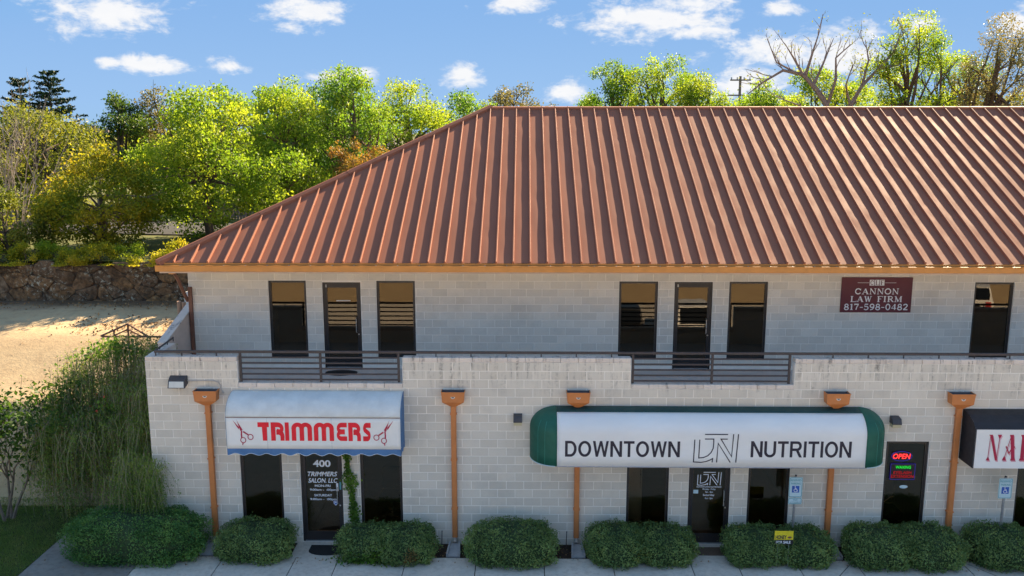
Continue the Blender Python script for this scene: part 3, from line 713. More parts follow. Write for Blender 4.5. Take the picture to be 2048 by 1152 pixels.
# ------------------------------------------------------------------ downspouts
def downspout(x, label, depth=0.24):
    t = thing('downspout', label, 'downspout', (x, 0, 0))
    w, w2, z1, z2, z3 = 0.262, 0.245, 3.765, 3.53, 3.405
    hd = MB()
    hd.loft([[(-w, -depth, z1), (w, -depth, z1), (w, -0.005, z1), (-w, -0.005, z1)], [(-w2, -depth + 0.02, z2), (w2, -depth + 0.02, z2), (w2, -0.005, z2), (-w2, -0.005, z2)],
             [(-0.062, -0.125, z3), (0.062, -0.125, z3), (0.062, -0.015, z3), (-0.062, -0.015, z3)]], False)
    h = hd.build('conductor_head', M['pipe'], t, fix=False)
    ln = MB(); ln.loft([[(-w + 0.012, -depth + 0.012, z1), (w - 0.012, -depth + 0.012, z1), (w - 0.012, -0.012, z1), (-w + 0.012, -0.012, z1)],
             [(-w2 + 0.01, -depth + 0.035, z2 + 0.08), (w2 - 0.01, -depth + 0.035, z2 + 0.08), (w2 - 0.01, -0.012, z2 + 0.08), (-w2 + 0.01, -0.012, z2 + 0.08)]], False)
    ln.add([(-w2 + 0.01, -depth + 0.035, z2 + 0.079), (w2 - 0.01, -depth + 0.035, z2 + 0.079), (w2 - 0.01, -0.012, z2 + 0.079), (-w2 + 0.01, -0.012, z2 + 0.079)], [(0, 1, 2, 3)])
    ln.build('liner', M['liner'], h, fix=False)
    rim = MB()
    for x0, x1, y0, y1 in ((-w-0.008, w+0.008, -depth-0.008, -depth+0.008), (-w-0.008, -w+0.008, -depth+0.0083, -0.006), (w-0.008, w+0.008, -depth+0.0083, -0.006)):
        rim.box(x0, x1, y0, y1, z1 + 0.001, z1 + 0.012)
    rim.build('rim', M['pipe'], h)
    MB().add([(-0.07+0.02, -depth-0.0015+0.009, 3.665), *[(0.05*math.cos(a)+0.0, -depth+0.0075, 3.665-0.045*math.sin(a)) for a in [math.pi*i/8 for i in range(9)]][::-1]], [tuple(range(10))]).build('overflow_opening', M['lens'], h)
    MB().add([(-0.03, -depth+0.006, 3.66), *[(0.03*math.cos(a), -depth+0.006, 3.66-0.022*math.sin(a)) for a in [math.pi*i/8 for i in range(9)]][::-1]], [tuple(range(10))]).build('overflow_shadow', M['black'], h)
    MB().bbox(-0.06, 0.06, -0.115, -0.018, 0.20, 3.41, 0.01).build('pipe', M['pipe'], t)
    for z in (0.9, 2.1, 3.2): MB().box(-0.075, 0.075, -0.119, -0.004, z, z + 0.03).build('strap', M['pipe'], t)
    MB().tube([(0, -0.07, 0.205), (0, -0.09, 0.13), (0, -0.14, 0.10)], 0.045, 10).build('outlet', M['conduit'], t)
    return t
downspout(1.08, 'orange downspout with box head by the scissors awning at the building corner')
downspout(6.72, 'orange downspout standing alone between the scissors awning and the green awning')
downspout(9.56, 'orange downspout behind the left end of the green awning')
downspout(15.40, 'orange downspout behind the right end of the green awning')
downspout(18.19, 'orange downspout with box head beside the black awning')
for x, lab in ((1.05, 'concrete splash block under the corner downspout beside the long hedge'), (6.72, 'concrete splash block under the downspout standing alone'), (9.58, 'concrete splash block under the downspout at the left end of the green awning'), (15.42, 'concrete splash block under the downspout at the right end of the green awning'), (18.2, 'concrete splash block under the downspout beside the black awning')):
    t = thing('splash_block', lab, 'splash block', (x, -0.17, -0.012))
    MB().loft([[(-0.13, 0, 0), (0.13, 0, 0), (0.13, 0, 0.10), (-0.13, 0, 0.10)], [(-0.16, -0.5, 0), (0.16, -0.5, 0), (0.16, -0.5, 0.045), (-0.16, -0.5, 0.045)]]).build('base', M['splash'], t)
    for s in (-1, 1):
        MB().loft([[(s*0.09, 0, 0.10), (s*0.13, 0, 0.10), (s*0.13, 0, 0.15), (s*0.09, 0, 0.15)], [(s*0.12, -0.5, 0.045), (s*0.16, -0.5, 0.045), (s*0.16, -0.5, 0.10), (s*0.12, -0.5, 0.10)]]).build('side_lip', M['splash'], t)
for x, lab in ((6.42, 'thin dark ground stake beside the downspout standing alone'), (9.32, 'thin dark ground stake at the left of the green awning'), (15.98, 'thin dark ground stake under the right end of the green awning'), (18.42, 'thin dark ground stake by the hedge under the black awning')):
    MB2 = MB().tube([(0, 0, 0), (0.01, 0, 0.40), (0.012, 0, 0.44)], [0.011, 0.009, 0.014], 6).build('ground_stake', M['rail']); MB2.location = (x, -0.22, -0.012); tag(MB2, lab, 'stake')

# ------------------------------------------------------------------ railing
RL = thing('balcony_railing', 'dark brown pipe railing along the balcony parapet', 'railing', (0, 0.1, 4.5))
def rbox(name, x0, x1, z0, z1, w=0.02, y=0.0): return MB().bbox(x0, x1, y - w, y + w, z0 - 4.5, z1 - 4.5, 0.004).build(name, M['rail'], RL)
rbox('top_rail', -0.14, 30.0, 4.590, 4.645, 0.026)
px = [-0.11, 0.49, 1.29] + [6.32 + 0.80*i for i in range(6)] + [15.33 + 0.795*i for i in range(10)]
for x in px: rbox('post', x - 0.013, x + 0.013, 4.515, 4.589, 0.012)
for a, b in GAPS:
    for x in (a + 0.05, (a + b) / 2, b - 0.10): rbox('post', x - 0.027, x + 0.027, 3.912, 4.589, 0.022)
    m = (a + b) / 2
    for z in (4.485, 4.355, 4.225, 4.095, 3.965):
        for p, q in ((a + 0.073, m - 0.023), (m + 0.023, b - 0.123)): rbox('bar', p, q, z - 0.018, z + 0.018, 0.015)
MB().tube([(-0.14, 0.03, 0.12), (-0.22, 1.3, 0.13)], 0.024, 6).build('side_rail', M['rail'], RL)
for y in (0.45, 0.9, 1.25): MB().tube([(-0.2, y, 0.05), (-0.2, y, 0.125)], 0.013, 6).build('post', M['rail'], RL)

# ------------------------------------------------------------------ scissors awning
TA = thing('awning', 'white barrel awning with red scissors and blue scalloped valance', 'awning', (1.66, 0, 2.4))
wA = 3.91; D = 0.6
def trim_off(u): return -0.018 * abs(math.sin(math.pi * u * 4.0)) ** 0.7
def surf(name, rows, m, parent, n=48):
    mb = MB(); nr = len(rows)
    for j, (y, z, k) in enumerate(rows):
        for i in range(n + 1):
            u = i / n; o = trim_off(u) * k + k * 0.004 * math.sin(u * 37 + j * 1.7)
            mb.v.append((wA * u, y - o * 0.3 * (1 if y < 0 else 0), z + o))
    for j in range(nr - 1):
        for i in range(n): mb.f.append((j*(n+1)+i, j*(n+1)+i+1, (j+1)*(n+1)+i+1, (j+1)*(n+1)+i)); mb.mi.append(0)
    o = mb.build(name, m, parent, smooth=True, fix=False); md = o.modifiers.new('s', 'SOLIDIFY'); md.thickness = 0.004; md.offset = 0; return o
arcp = [(-D * math.cos(R(a)), 0.885 + 0.45 * math.sin(R(a)), math.sin(R(2*a))) for a in range(0, 91, 6)]
surf('top_canvas', arcp, M['canvas_top'], TA)
surf('front_panel', [(-D, 0.15 + 0.735*i/6, 0) for i in range(7)], M['canvas_white'], TA)
for x in (-0.004, wA + 0.004):
    poly = [(0.0, 0.15), (-D, 0.15), (-D, 0.885)] + [(y, z) for y, z, k in arcp[1:]]
    MB().prism(poly, 'x', x - 0.003, x + 0.003).build('side_panel', M['canvas_blue'], TA)
def scallop(p0, p1, n, nm):
    mb = MB(); p0, p1 = Vector(p0), Vector(p1); N = n * 12
    for i in range(N + 1):
        u = i / N; p = p0.lerp(p1, u); dz = 0.026 * math.cos(2 * math.pi * u * n)
        mb.v += [(p.x, p.y, 0.149), (p.x, p.y - 0.006*math.sin(u*60), 0.075), (p.x, p.y - 0.008*math.sin(u*60), 0.022 - dz)]
    for i in range(N):
        for j in range(2): mb.f.append((i*3+j, i*3+3+j, i*3+4+j, i*3+1+j)); mb.mi.append(0)
    o = mb.build(nm, M['canvas_blue'], TA, fix=False); md = o.modifiers.new('s', 'SOLIDIFY'); md.thickness = 0.004
    hm = MB().tube([(v[0], v[1] - 0.004, v[2]) for v in mb.v[2::3]], 0.005, 5).build('valance_piping', M['white_print'], o)
scallop((0, -D - 0.004, 0), (wA, -D - 0.004, 0), 11, 'valance'); scallop((wA + 0.008, -D, 0), (wA + 0.008, -0.02, 0), 2, 'valance')
MB().tube([(0, -D - 0.003, 0.885), (wA, -D - 0.003, 0.885)], 0.007, 5).build('seam_piping', M['brace'], TA)
MB().tube([(0, -D - 0.003, 0.152), (wA, -D - 0.003, 0.152)], 0.006, 5).build('seam_piping', M['thread'], TA)
for u in (0.235, 0.605):
    MB().tube([(wA*u, -D - 0.0015, 0.155), (wA*u, -D - 0.0015, 0.88)], 0.003, 4).build('stitch_line', M['thread'], TA)
for u in (0.01, 0.25, 0.5, 0.75, 0.99):
    MB().tube([(wA*u, 0.0, 0.14), (wA*u, -D + 0.03, 0.14), (wA*u, -D + 0.03, 0.86)] + [(wA*u, y * 0.93, 0.86 + (z-0.885)*0.9) for y, z, k in arcp[2:]], 0.012, 6).build('frame_bow', M['galv'], TA)
# lettering: heavy rounded capitals, each drawn as wide strokes
Wd = 0.30
def L_T(k): k.poly([(0,0.74),(0,1),(1,1),(1,0.74),(0.82,0.74),(0.80,0),(0.42,0),(0.38,0.74)])
def L_R(k):
    k.poly([(0,1),(0.0,0),(0.34,0),(0.34,1)]); k.ribbon([(0.34,0.87)] + arc(0.52,0.665,0.30,0.205,90,-90,12) + [(0.40,0.46)], 0.26); k.ribbon([(0.44,0.50)] + arc(0.50,0.25,0.34,0.24,80,0,8) + [(0.84,0.0)], Wd)
def L_I(k): k.poly([(0.0,1),(0.0,0),(0.9,0),(0.9,1)])
def L_M(k):
    k.poly([(0,0),(0.0,0.66),(0.22,0.66),(0.22,0)]); k.poly([(0.39,0),(0.39,0.66),(0.61,0.66),(0.61,0)]); k.poly([(0.78,0),(0.78,0.66),(1,0.66),(1,0)])
    k.ribbon([(0.11,0.62)] + arc(0.305,0.68,0.195,0.20,180,0,14) + [(0.50,0.62)], 0.225); k.ribbon([(0.50,0.62)] + arc(0.695,0.68,0.195,0.20,180,0,14) + [(0.89,0.62)], 0.225)
def L_E(k):
    k.ribbon([(1,0.87),(0.55,0.87)] + arc(0.50,0.69,0.32,0.18,90,270,12) + [(0.80,0.51)], 0.25); k.ribbon([(0.80,0.49)] + arc(0.48,0.31,0.32,0.18,90,270,12) + [(1,0.13)], 0.25)
def L_S(k):
    k.ribbon([(1.0,0.86)] + arc(0.48,0.70,0.32,0.16,90,215,10) + arc(0.52,0.30,0.30,0.17,40,-90,10) + [(0.0,0.13)], 0.27)
tw = [('T',403,525),('R',545,690),('I',697,745),('M',768,988),('M',1008,1224),('E',1250,1365),('R',1380,1515),('S',1538,1622)]
for c, a, b in tw:
    k = Ink(); {'T': L_T, 'R': L_R, 'I': L_I, 'M': L_M, 'E': L_E, 'S': L_S}[c](k)
    X0 = 0.0 + (a - 62) / (1940 - 62) * wA; X1 = (b - 62) / (1940 - 62) * wA
    k.place(X0, -D - 0.007, 0.345, X1 - X0, 0.43, M['red_print'], TA)
def scissors(flip, cx, name='scissors_emblem'):
    k = Ink(); f = -1 if flip else 1
    P = lambda x, y: (f * (x - 240) / 100 * 0.2, (480 - y) / 100 * 0.2)
    k.poly([P(175,333), P(190,375), P(240,460), P(215,475), P(200,430)]); k.poly([P(130,345), P(200,430), P(200,460), P(180,430)])
    k.ribbon([P(228,470), P(224,520), P(226,555)], 0.030); k.ribbon([P(245,482), P(300,520)], 0.032)
    k.ribbon([(p[0], p[1]) for p in arc(*P(241,582), 0.058, 0.062, 0, 345, 18)], 0.018, True); k.ribbon(arc(*P(325,545), 0.058, 0.062, 0, 345, 18), 0.018, True)
    k.ribbon([P(241,612), P(234,625), P(232,642)], [0.03, 0.022, 0.012])
    k.place(cx, -D - 0.007, 0.56, 1, 1, M['crimson'], TA, name)
scissors(False, 0.37); scissors(True, 3.54)

# ------------------------------------------------------------------ green ended awning
DA = thing('awning', 'long white awning with dark green rounded ends and black shop lettering', 'awning', (8.47, 0, 2.2))
LW, RE, DD, ZF, ZT = 8.05, 0.60, 0.68, 0.72, 1.20
prof = [(1.0, 0.0), (1.0, 0.25), (1.0, 0.5), (1.0, ZF)] + [(math.cos(R(a)), ZF + (ZT - ZF) * math.sin(R(a))) for a in range(7, 91, 7)] + [(0.0, ZT)]
def plan(s, q):  # q in path: list of points for offset factor s
    re, d = RE, DD
    if q[0] == 'l': a = R(q[1]); return (RE - RE * s * math.cos(a), -DD * s * math.sin(a))
    if q[0] == 'r': a = R(q[1]); return (LW - RE + RE * s * math.cos(a), -DD * s * math.sin(a))
    return (q[1], -DD * s)
def gstrip(name, qs, m, p0, p1, parent, push=0.0):
    mb = MB(); n = len(qs); rows = prof[p0:p1]
    for s, z in rows:
        for q in qs:
            x, y = plan(max(s, 0.02), q); mb.v.append((x, y - push, z))
    for j in range(len(rows) - 1):
        for i in range(n - 1): mb.f.append((j*n+i, j*n+i+1, (j+1)*n+i+1, (j+1)*n+i)); mb.mi.append(0)
    o = mb.build(name, m, parent, smooth=True, fix=False); md = o.modifiers.new('s', 'SOLIDIFY'); md.thickness = 0.004; md.offset = 0; return o
for side_ in 'lr':
    o = gstrip('end_canvas', [(side_, a) for a in range(0, 91, 6)], M['canvas_green'], 0, len(prof), DA)
    for a in (45, 63):
        MB().tube([(plan(s, (side_, a))[0], plan(s, (side_, a))[1] - 0.004, z) for s, z in prof[:9]], 0.005, 4).build('seam_welt', M['thread_green'], o)
fl = [('f', RE + 0.002 + (LW - 2*RE - 0.004) * i / 60) for i in range(61)]
gstrip('front_canvas', fl, M['vinyl_white'], 0, 13, DA); gstrip('top_canvas', fl, M['canvas_green_dark'], 12, len(prof), DA, 0.001)
MB().tube([(RE, -DD, 0.0), (LW - RE, -DD, 0.0)], 0.014, 6).build('front_frame', M['thread'], DA)
for side_ in 'lr': MB().tube([(*plan(1.0, (side_, a)), 0.0) for a in range(2, 89, 6)], 0.012, 6).build('end_frame', M['sign_face'], DA)
for x in [RE + i * 1.37 for i in range(6)]:
    MB().tube([(x, 0.0, 0.02), (x, -DD + 0.03, 0.02), (x, -DD + 0.03, ZF)], 0.012, 6).build('frame_bow', M['galv'], DA)
yD = -DD - 0.006
SANS = {'D': (.72, [('r', [(.09,.0),(.09,1.0)], 0), ('r', [(.09,.92),(.34,.92)] + arc(.34,.5,.30,.42,80,-80,12) + [(.34,.08),(.09,.08)], 0)]),
        'O': (.80, [('c', arc(.40,.5,.32,.425,0,350,28), 0)]), 'W': (.98, [('p', [(0,1),(.16,1),(.32,.0),(.18,.0)]), ('p', [(.18,0),(.32,0),(.57,1),(.43,1)]), ('p', [(.43,1),(.57,1),(.80,0),(.66,0)]), ('p', [(.66,0),(.80,0),(.98,1),(.83,1)])]),
        'N': (.72, [('r', [(.08,.0),(.08,1.0)], 0), ('p', [(.0,1),(.17,1),(.72,0),(.55,0)]), ('r', [(.64,.0),(.64,1.0)], 0)]), 'T': (.66, [('r', [(.0,.92),(.66,.92)], 0), ('r', [(.33,.0),(.33,.90)], 0)]),
        'U': (.72, [('r', [(.08,1.0),(.08,.36)] + arc(.36,.34,.28,.27,180,360,12) + [(.64,.36),(.64,1.0)], 0)]), 'R': (.74, [('r', [(.08,.0),(.08,1.0)], 0), ('r', [(.08,.92),(.44,.92)] + arc(.44,.70,.19,.22,80,-80,10) + [(.44,.48),(.08,.48)], 0), ('p', [(.34,.46),(.52,.46),(.76,0),(.58,0)])]), 'I': (.17, [('r', [(.085,.0),(.085,1.0)], 0)])}
def sans_line(word, x0, x1, z0, z1, y, m, parent, gap=0.10, sw=0.165):
    tot = sum(SANS[c][0] + gap for c in word) - gap; sx = (x1 - x0) / tot; x = 0
    for c in word:
        w, ops = SANS[c]; k = Ink(); asp = (z1 - z0) / sx
        for op in ops:
            if op[0] == 'p': k.poly([(p[0], p[1] * asp) for p in op[1]])
            else: k.ribbon([(p[0], p[1] * asp) for p in op[1]], sw, op[0] == 'c')
        k.place(x0 + x * sx, y, z0, sx, sx, m, parent); x += w + gap
sans_line('DOWNTOWN', 0.775, 3.33, 0.235, 0.605, yD, M['dark_print'], DA); sans_line('NUTRITION', 4.90, 7.12, 0.245, 0.62, yD, M['dark_print'], DA)
def logo(x0, z0, w, h, y, m, parent, lw):
    P = lambda x, yy: ((x - 85) / 545 * w, (425 - yy) / 350 * h); k = Ink()
    for pts in ([(218,85),(495,85)], [(218,140),(325,140),(326,200),(322,250),(300,300),(262,340),(210,362),(152,368),(157,148)],
                [(97,148),(90,416),(180,421),(240,411),(290,392),(320,374),(316,420)], [(370,420),(380,190),(535,420)], [(492,140),(412,140),(548,350),(562,80)], [(620,80),(602,420)]):
        k.ribbon([P(*p) for p in pts], lw)
    return k.place(x0, y, z0, 1, 1, m, parent, 'emblem')
logo(3.63, 0.11, 1.0, 0.68, yD, M['dark_print'], DA, 0.024)

# ------------------------------------------------------------------ black awning
NA = thing('awning', 'black awning with white front and red serif letters', 'awning', (18.32, 0, 2.19))
NW = 4.0; pn = [(0.0, 0.0), (-0.62, 0.0), (-0.62, 0.90), (-0.5, 1.03), (-0.28, 1.13), (-0.06, 1.175), (0.0, 1.18)]
for x in (0, NW): MB().prism(pn, 'x', x - 0.003, x + 0.003).build('side_panel', M['canvas_black'], NA)
mb = MB()
for y, z in pn[2:]: mb.v += [(0.004, y, z), (NW - 0.004, y, z)]
for j in range(4): mb.f.append((j*2, j*2+1, j*2+3, j*2+2)); mb.mi.append(0)
mb.build('top_canvas', M['canvas_black'], NA, fix=False)
MB().box(0.004, NW - 0.004, -0.622, -0.616, 0.0, 0.899).build('front_panel', M['vinyl_white'], NA)
MB().box(0.004, 0.022, -0.6265, -0.6225, 0.0, 0.899).build('edge_strip', M['canvas_black'], NA)
def serifN(k):
    k.ribbon([(0.06,0.06),(0.13,0.94)], 0.045); k.poly([(-0.0,1),(0.30,1),(0.86,0.0),(0.66,0.0),(0.12,0.93)]); k.ribbon([(0.78,0.02),(0.88,0.9)], 0.05)
    k.poly([(0.70,1),(1.06,1),(0.92,0.86),(0.84,0.86)]); k.poly([(-0.10,0),(0.22,0),(0.10,0.13),(0.04,0.13)])
def serifA(k):
    k.ribbon([(0.16,0.06),(0.56,0.92)], 0.05); k.poly([(0.44,1),(0.76,1),(0.98,0.06),(0.72,0.06),(0.52,0.90)]); k.poly([(0,0),(0.34,0),(0.22,0.16),(0.14,0.16)]); k.poly([(0.64,0),(1.06,0),(0.98,0.1),(0.72,0.1)])
    k.ribbon([(0.22,0.56),(0.50,0.28),(0.76,0.52),(0.94,0.52)], 0.07)
def serifI(k):
    k.poly([(0.2,0.06),(0.2,0.94),(0.8,0.94),(0.8,0.06)]); k.poly([(0,1),(1,1),(0.8,0.9),(0.2,0.9)]); k.poly([(0,0),(1,0),(0.8,0.1),(0.2,0.1)])
def serifL(k):
    k.poly([(0.15,0.05),(0.15,0.95),(0.45,0.95),(0.45,0.05)]); k.poly([(0,1),(0.6,1),(0.45,0.9),(0.15,0.9)]); k.poly([(0,0),(1,0),(1,0.25),(0.85,0.07),(0.1,0.07)])
def serifS(k):
    k.ribbon([(0.9,0.75)] + arc(0.5,0.74,0.36,0.2,30,230,10) + arc(0.5,0.27,0.36,0.21,50,-150,10), 0.16)
for fn, a, w in ((serifN, 0.30, 0.27), (serifA, 0.63, 0.28), (serifI, 1.00, 0.14), (serifL, 1.22, 0.26), (serifS, 1.55, 0.26)):
    k = Ink(); fn(k); k.place(a + 0.022, -0.6235, 0.155, w, 0.60, M['pink'], NA, 'letter_shadow')
    k = Ink(); fn(k); k.place(a, -0.6265, 0.185, w, 0.60, M['crimson'], NA)

# ------------------------------------------------------------------ law firm sign
LS = thing('wall_sign', 'maroon law office sign with white serif lettering on the upper wall', 'sign', (16.44, YU, 5.0))
MB().bbox(0, 1.80, -0.03, -0.002, 0, 0.91, 0.004).build('board', M['maroon'], LS)
ys = -0.033
SER = {}
def sf(name, w, *ops): SER[name] = (w, ops)
sf('C', .95, ('r', [(.86,.80)] + arc(.5,.5,.38,.45,42,318,16) + [(.86,.20)], .13), ('p', [(.80,.66),(.90,.66),(.90,.98),(.86,.98)]))
sf('A', 1.0, ('r', [(.14,.04),(.50,.96)], .07), ('r', [(.48,.96),(.84,.04)], .17), ('r', [(.27,.34),(.70,.34)], .07), ('r', [(.0,.03),(.30,.03)], .06), ('r', [(.66,.03),(1.02,.03)], .06))
sf('N', 1.0, ('r', [(.17,.03),(.17,.97)], .07), ('p', [(.06,1),(.26,1),(.90,.0),(.76,.0)]), ('r', [(.84,.03),(.84,.97)], .07), ('r', [(.02,.03),(.33,.03)], .06), ('r', [(.68,.97),(1.0,.97)], .06))
sf('O', 1.0, ('r', arc(.5,.5,.40,.45,0,345,24), .13, True))
sf('L', .85, ('r', [(.22,.03),(.22,.97)], .16), ('r', [(.04,.97),(.42,.97)], .06), ('r', [(.04,.03),(.86,.03)], .07), ('p', [(.80,.0),(.90,.0),(.90,.32)]))
sf('W', 1.35, ('r', [(.14,.96),(.38,.02)], .15), ('r', [(.36,.02),(.60,.96)], .07), ('r', [(.55,.96),(.79,.02)], .15), ('r', [(.77,.02),(1.0,.96)], .07), ('r', [(.0,.97),(.30,.97)], .06), ('r', [(.86,.97),(1.12,.97)], .06))
sf('F', .8, ('r', [(.22,.03),(.22,.97)], .16), ('r', [(.04,.97),(.80,.97)], .07), ('r', [(.04,.03),(.42,.03)], .06), ('r', [(.26,.52),(.62,.52)], .07), ('p', [(.74,1),(.84,1),(.84,.70)]))
sf('I', .5, ('r', [(.25,.03),(.25,.97)], .16), ('r', [(.05,.97),(.45,.97)], .06), ('r', [(.05,.03),(.45,.03)], .06))
sf('R', .98, ('r', [(.22,.03),(.22,.97)], .16), ('r', [(.04,.96),(.50,.96)] + arc(.50,.73,.24,.23,88,-90,10) + [(.28,.50)], .10), ('r', [(.50,.50),(.84,.04)], .15), ('r', [(.04,.03),(.42,.03)], .06), ('r', [(.78,.03),(1.0,.03)], .06))
sf('M', 1.2, ('r', [(.16,.03),(.16,.97)], .07), ('r', [(.16,.97),(.55,.05)], .15), ('r', [(.54,.05),(.90,.97)], .06), ('r', [(.94,.03),(.94,.97)], .16), ('r', [(.0,.03),(.32,.03)], .06), ('r', [(.78,.03),(1.1,.03)], .06), ('r', [(.0,.97),(.22,.97)], .06), ('r', [(.88,.97),(1.1,.97)], .06))
sf('8', .72, ('r', arc(.36,.73,.22,.22,0,345,18), .12, True), ('r', arc(.36,.26,.27,.23,0,345,18), .13, True))
sf('1', .5, ('r', [(.27,.03),(.27,.97)], .16), ('r', [(.05,.82),(.27,.97)], .06), ('r', [(.06,.03),(.48,.03)], .06))
sf('7', .7, ('r', [(.04,.92),(.66,.92)], .15), ('r', [(.62,.88),(.42,.5),(.30,.02)], .12), ('r', [(.06,.98),(.06,.74)], .05))
sf('-', .5, ('r', [(.04,.42),(.46,.42)], .10))
sf('5', .7, ('r', [(.60,.93),(.14,.93)], .13), ('r', [(.15,.95),(.12,.52)], .06), ('r', [(.12,.52)] + arc(.32,.31,.30,.27,110,-150,14), .12))
sf('9', .72, ('r', arc(.36,.68,.26,.27,0,345,18), .13, True), ('r', [(.62,.70),(.60,.40),(.45,.12),(.12,.03)], .12))
sf('0', .74, ('r', arc(.37,.5,.27,.45,0,345,22), .13, True))
sf('4', .74, ('r', [(.50,.03),(.50,.97)], .15), ('r', [(.48,.95),(.06,.30)], .06), ('r', [(.04,.28),(.72,.28)], .08))
sf('2', .7, ('r', [(.08,.74)] + arc(.34,.72,.25,.23,165,-20,12) + [(.40,.38),(.08,.08)], .13), ('r', [(.06,.06),(.66,.06)], .13))
def serif_line(s, x0, x1, z0, z1, y, m, parent, gap=0.10):
    tot = sum(.45 if c == ' ' else SER[c][0] + gap for c in s) - gap; sx = (x1 - x0) / tot; x = 0; k = Ink(); asp = (z1 - z0) / sx
    for c in s:
        if c == ' ': x += .45; continue
        w, ops = SER[c]
        for op in ops:
            if op[0] == 'r': k.ribbon([(x + p[0], p[1] * asp) for p in op[1]], op[2] * 1.15, len(op) > 3)
            else: k.poly([(x + p[0], p[1] * asp) for p in op[1]])
        x += w + gap
    k.mb.v = [(v[0], v[1] * 0.35, v[2]) for v in k.mb.v]
    return k.place(x0, y, z0, sx, sx, m, parent)
serif_line('CANNON', 0.34, 1.46, 0.475, 0.625, ys, M['white_print'], LS)
serif_line('LAW FIRM', 0.24, 1.57, 0.275, 0.425, ys, M['white_print'], LS)
serif_line('817-598-0482', 0.09, 1.72, 0.065, 0.225, ys, M['white_print'], LS)
for x0, x1 in ((0.40, 0.69), (1.10, 1.38)): MB().box(x0, x1, ys, ys + 0.002, 0.768, 0.776).build('rule_line', M['white_print'], LS)
for i, c in enumerate('CLF'):
    xa = 0.705 + i * 0.13
    MB().box(xa, xa + 0.115, ys, ys + 0.002, 0.70, 0.85).build('letter_tile', M['white_print'], LS)
    serif_line(c, xa + 0.015, xa + 0.10, 0.715, 0.835, ys - 0.004, M['maroon'], LS)

# ------------------------------------------------------------------ door lettering and small door things
d1 = LOWO[1]; yg = 0.071
text_part('400', 3.41, 3.82, 1.86, 2.03, yg, M['white_print'], d1, bold=0.03)
text_part('TRIMMERS', 3.27, 3.97, 1.63, 1.745, yg, M['white_print'], d1, bold=0.02, shear=0.25)
text_part('SALON. LLC', 3.28, 3.97, 1.47, 1.585, yg, M['white_print'], d1, bold=0.02, shear=0.25)
text_part('MON-FRI', 3.43, 3.80, 1.365, 1.425, yg, M['white_print'], d1, bold=0.02)
text_part('9:00am -  :00pm', 3.31, 3.93, 1.255, 1.325, yg, M['white_print'], d1, bold=0.015)
text_part('SATURDAY', 3.41, 3.83, 1.13, 1.19, yg, M['white_print'], d1, bold=0.02)
text_part('9:00am -  :00pm', 3.31, 3.93, 1.02, 1.09, yg, M['white_print'], d1, bold=0.015)
k = Ink(); k.poly([(0,0.45),(0,1),(1,1),(1,0.45),(0.5,0)]); k.place(3.855, yg - 0.003, 0.90, 0.11, 0.13, M['sign_blue'], d1, 'shield_sticker')
k = Ink(); k.ribbon([(0.12,0.50),(0.12,0.9),(0.88,0.9),(0.88,0.50),(0.5,0.12)], 0.10, True); k.ribbon([(0.25,0.66),(0.75,0.66)], 0.16); k.place(3.855, yg - 0.005, 0.90, 0.11, 0.13, M['white_print'], d1, 'shield_print')
MB().box(3.935, 3.985, yg - 0.004, yg - 0.002, 1.27, 1.46).build('sticker', M['white_print'], d1); MB().box(4.015, 4.06, 0.05, 0.053, 1.31, 1.50).build('sticker', M['sign_teal'], d1)
d2 = LOWO[4]
logo(12.37, 1.46, 0.56, 0.33, yg, M['white_print'], d2, 0.018)
text_part('DOWNTOWN NUTRITION', 12.36, 12.93, 1.405, 1.44, yg, M['white_print'], d2, bold=0.02)
text_part('Monday - Friday', 12.50, 12.80, 1.335, 1.39, yg, M['white_print'], d2, bold=0.01)
text_part('7am - 4pm', 12.56, 12.74, 1.265, 1.32, yg, M['white_print'], d2, bold=0.01)
text_part('Saturday', 12.51, 12.78, 1.185, 1.25, yg, M['white_print'], d2, bold=0.01)
text_part('8am - 2pm', 12.56, 12.74, 1.11, 1.165, yg, M['white_print'], d2, bold=0.01)
MB().box(12.285, 12.40, yg - 0.002, yg, 1.26, 1.35).build('sticker', M['sign_face'], d2)
text_part('400 UPSTAIRS', 3.45, 3.80, 5.235, 5.262, YU + 0.071, M['white_print'], UPO[1], bold=0.02) if False else MB().box(3.45, 3.82, YU + 0.069, YU + 0.071, 5.24, 5.258).build('notice_strip', M['white_print'], UPO[1])

# ------------------------------------------------------------------ neon signs
OS = thing('neon_sign', 'red neon open sign with blue oval in the dark window', 'neon sign', (17.04, 0.05, 2.1))
text_part('OPEN', -0.20, 0.20, 0.045, 0.165, -0.002, M['neon_red'], OS, bold=0.004, shear=0.15)
MB().tube([(0.235*math.cos(a), 0.004, 0.105 + 0.115*math.sin(a)) for a in [2*math.pi*i/32 for i in range(33)]], 0.006, 5).build('ring', M['neon_blue'], OS)
MB().box(-0.21, 0.21, 0.012, 0.02, 0.0, 0.21).build('backing', M['black'], OS)
WS = thing('neon_sign', 'green and red neon waxing and eyelash sign below the open sign', 'neon sign', (17.09, 0.05, 1.64))
text_part('WAXING', -0.17, 0.18, 0.265, 0.335, -0.002, M['neon_green'], WS, bold=0.0)
text_part('EYELASH', -0.21, 0.20, 0.135, 0.205, -0.002, M['neon_dim'], WS, bold=0.0); text_part('EXTENSION', -0.26, 0.26, 0.04, 0.115, -0.002, M['neon_dim'], WS, bold=0.0)
MB().box(-0.28, 0.28, 0.012, 0.02, 0.0, 0.38).build('backing', M['black'], WS)
for a in ((-0.28, 0.0, 0.28, 0.0), (-0.28, 0.38, 0.28, 0.38), (-0.28, 0.0, -0.28, 0.38), (0.28, 0.0, 0.28, 0.38)): MB().tube([(a[0], 0.004, a[1]), (a[2], 0.004, a[3])], 0.004, 5).build('border_tube', M['neon_blue'], WS)
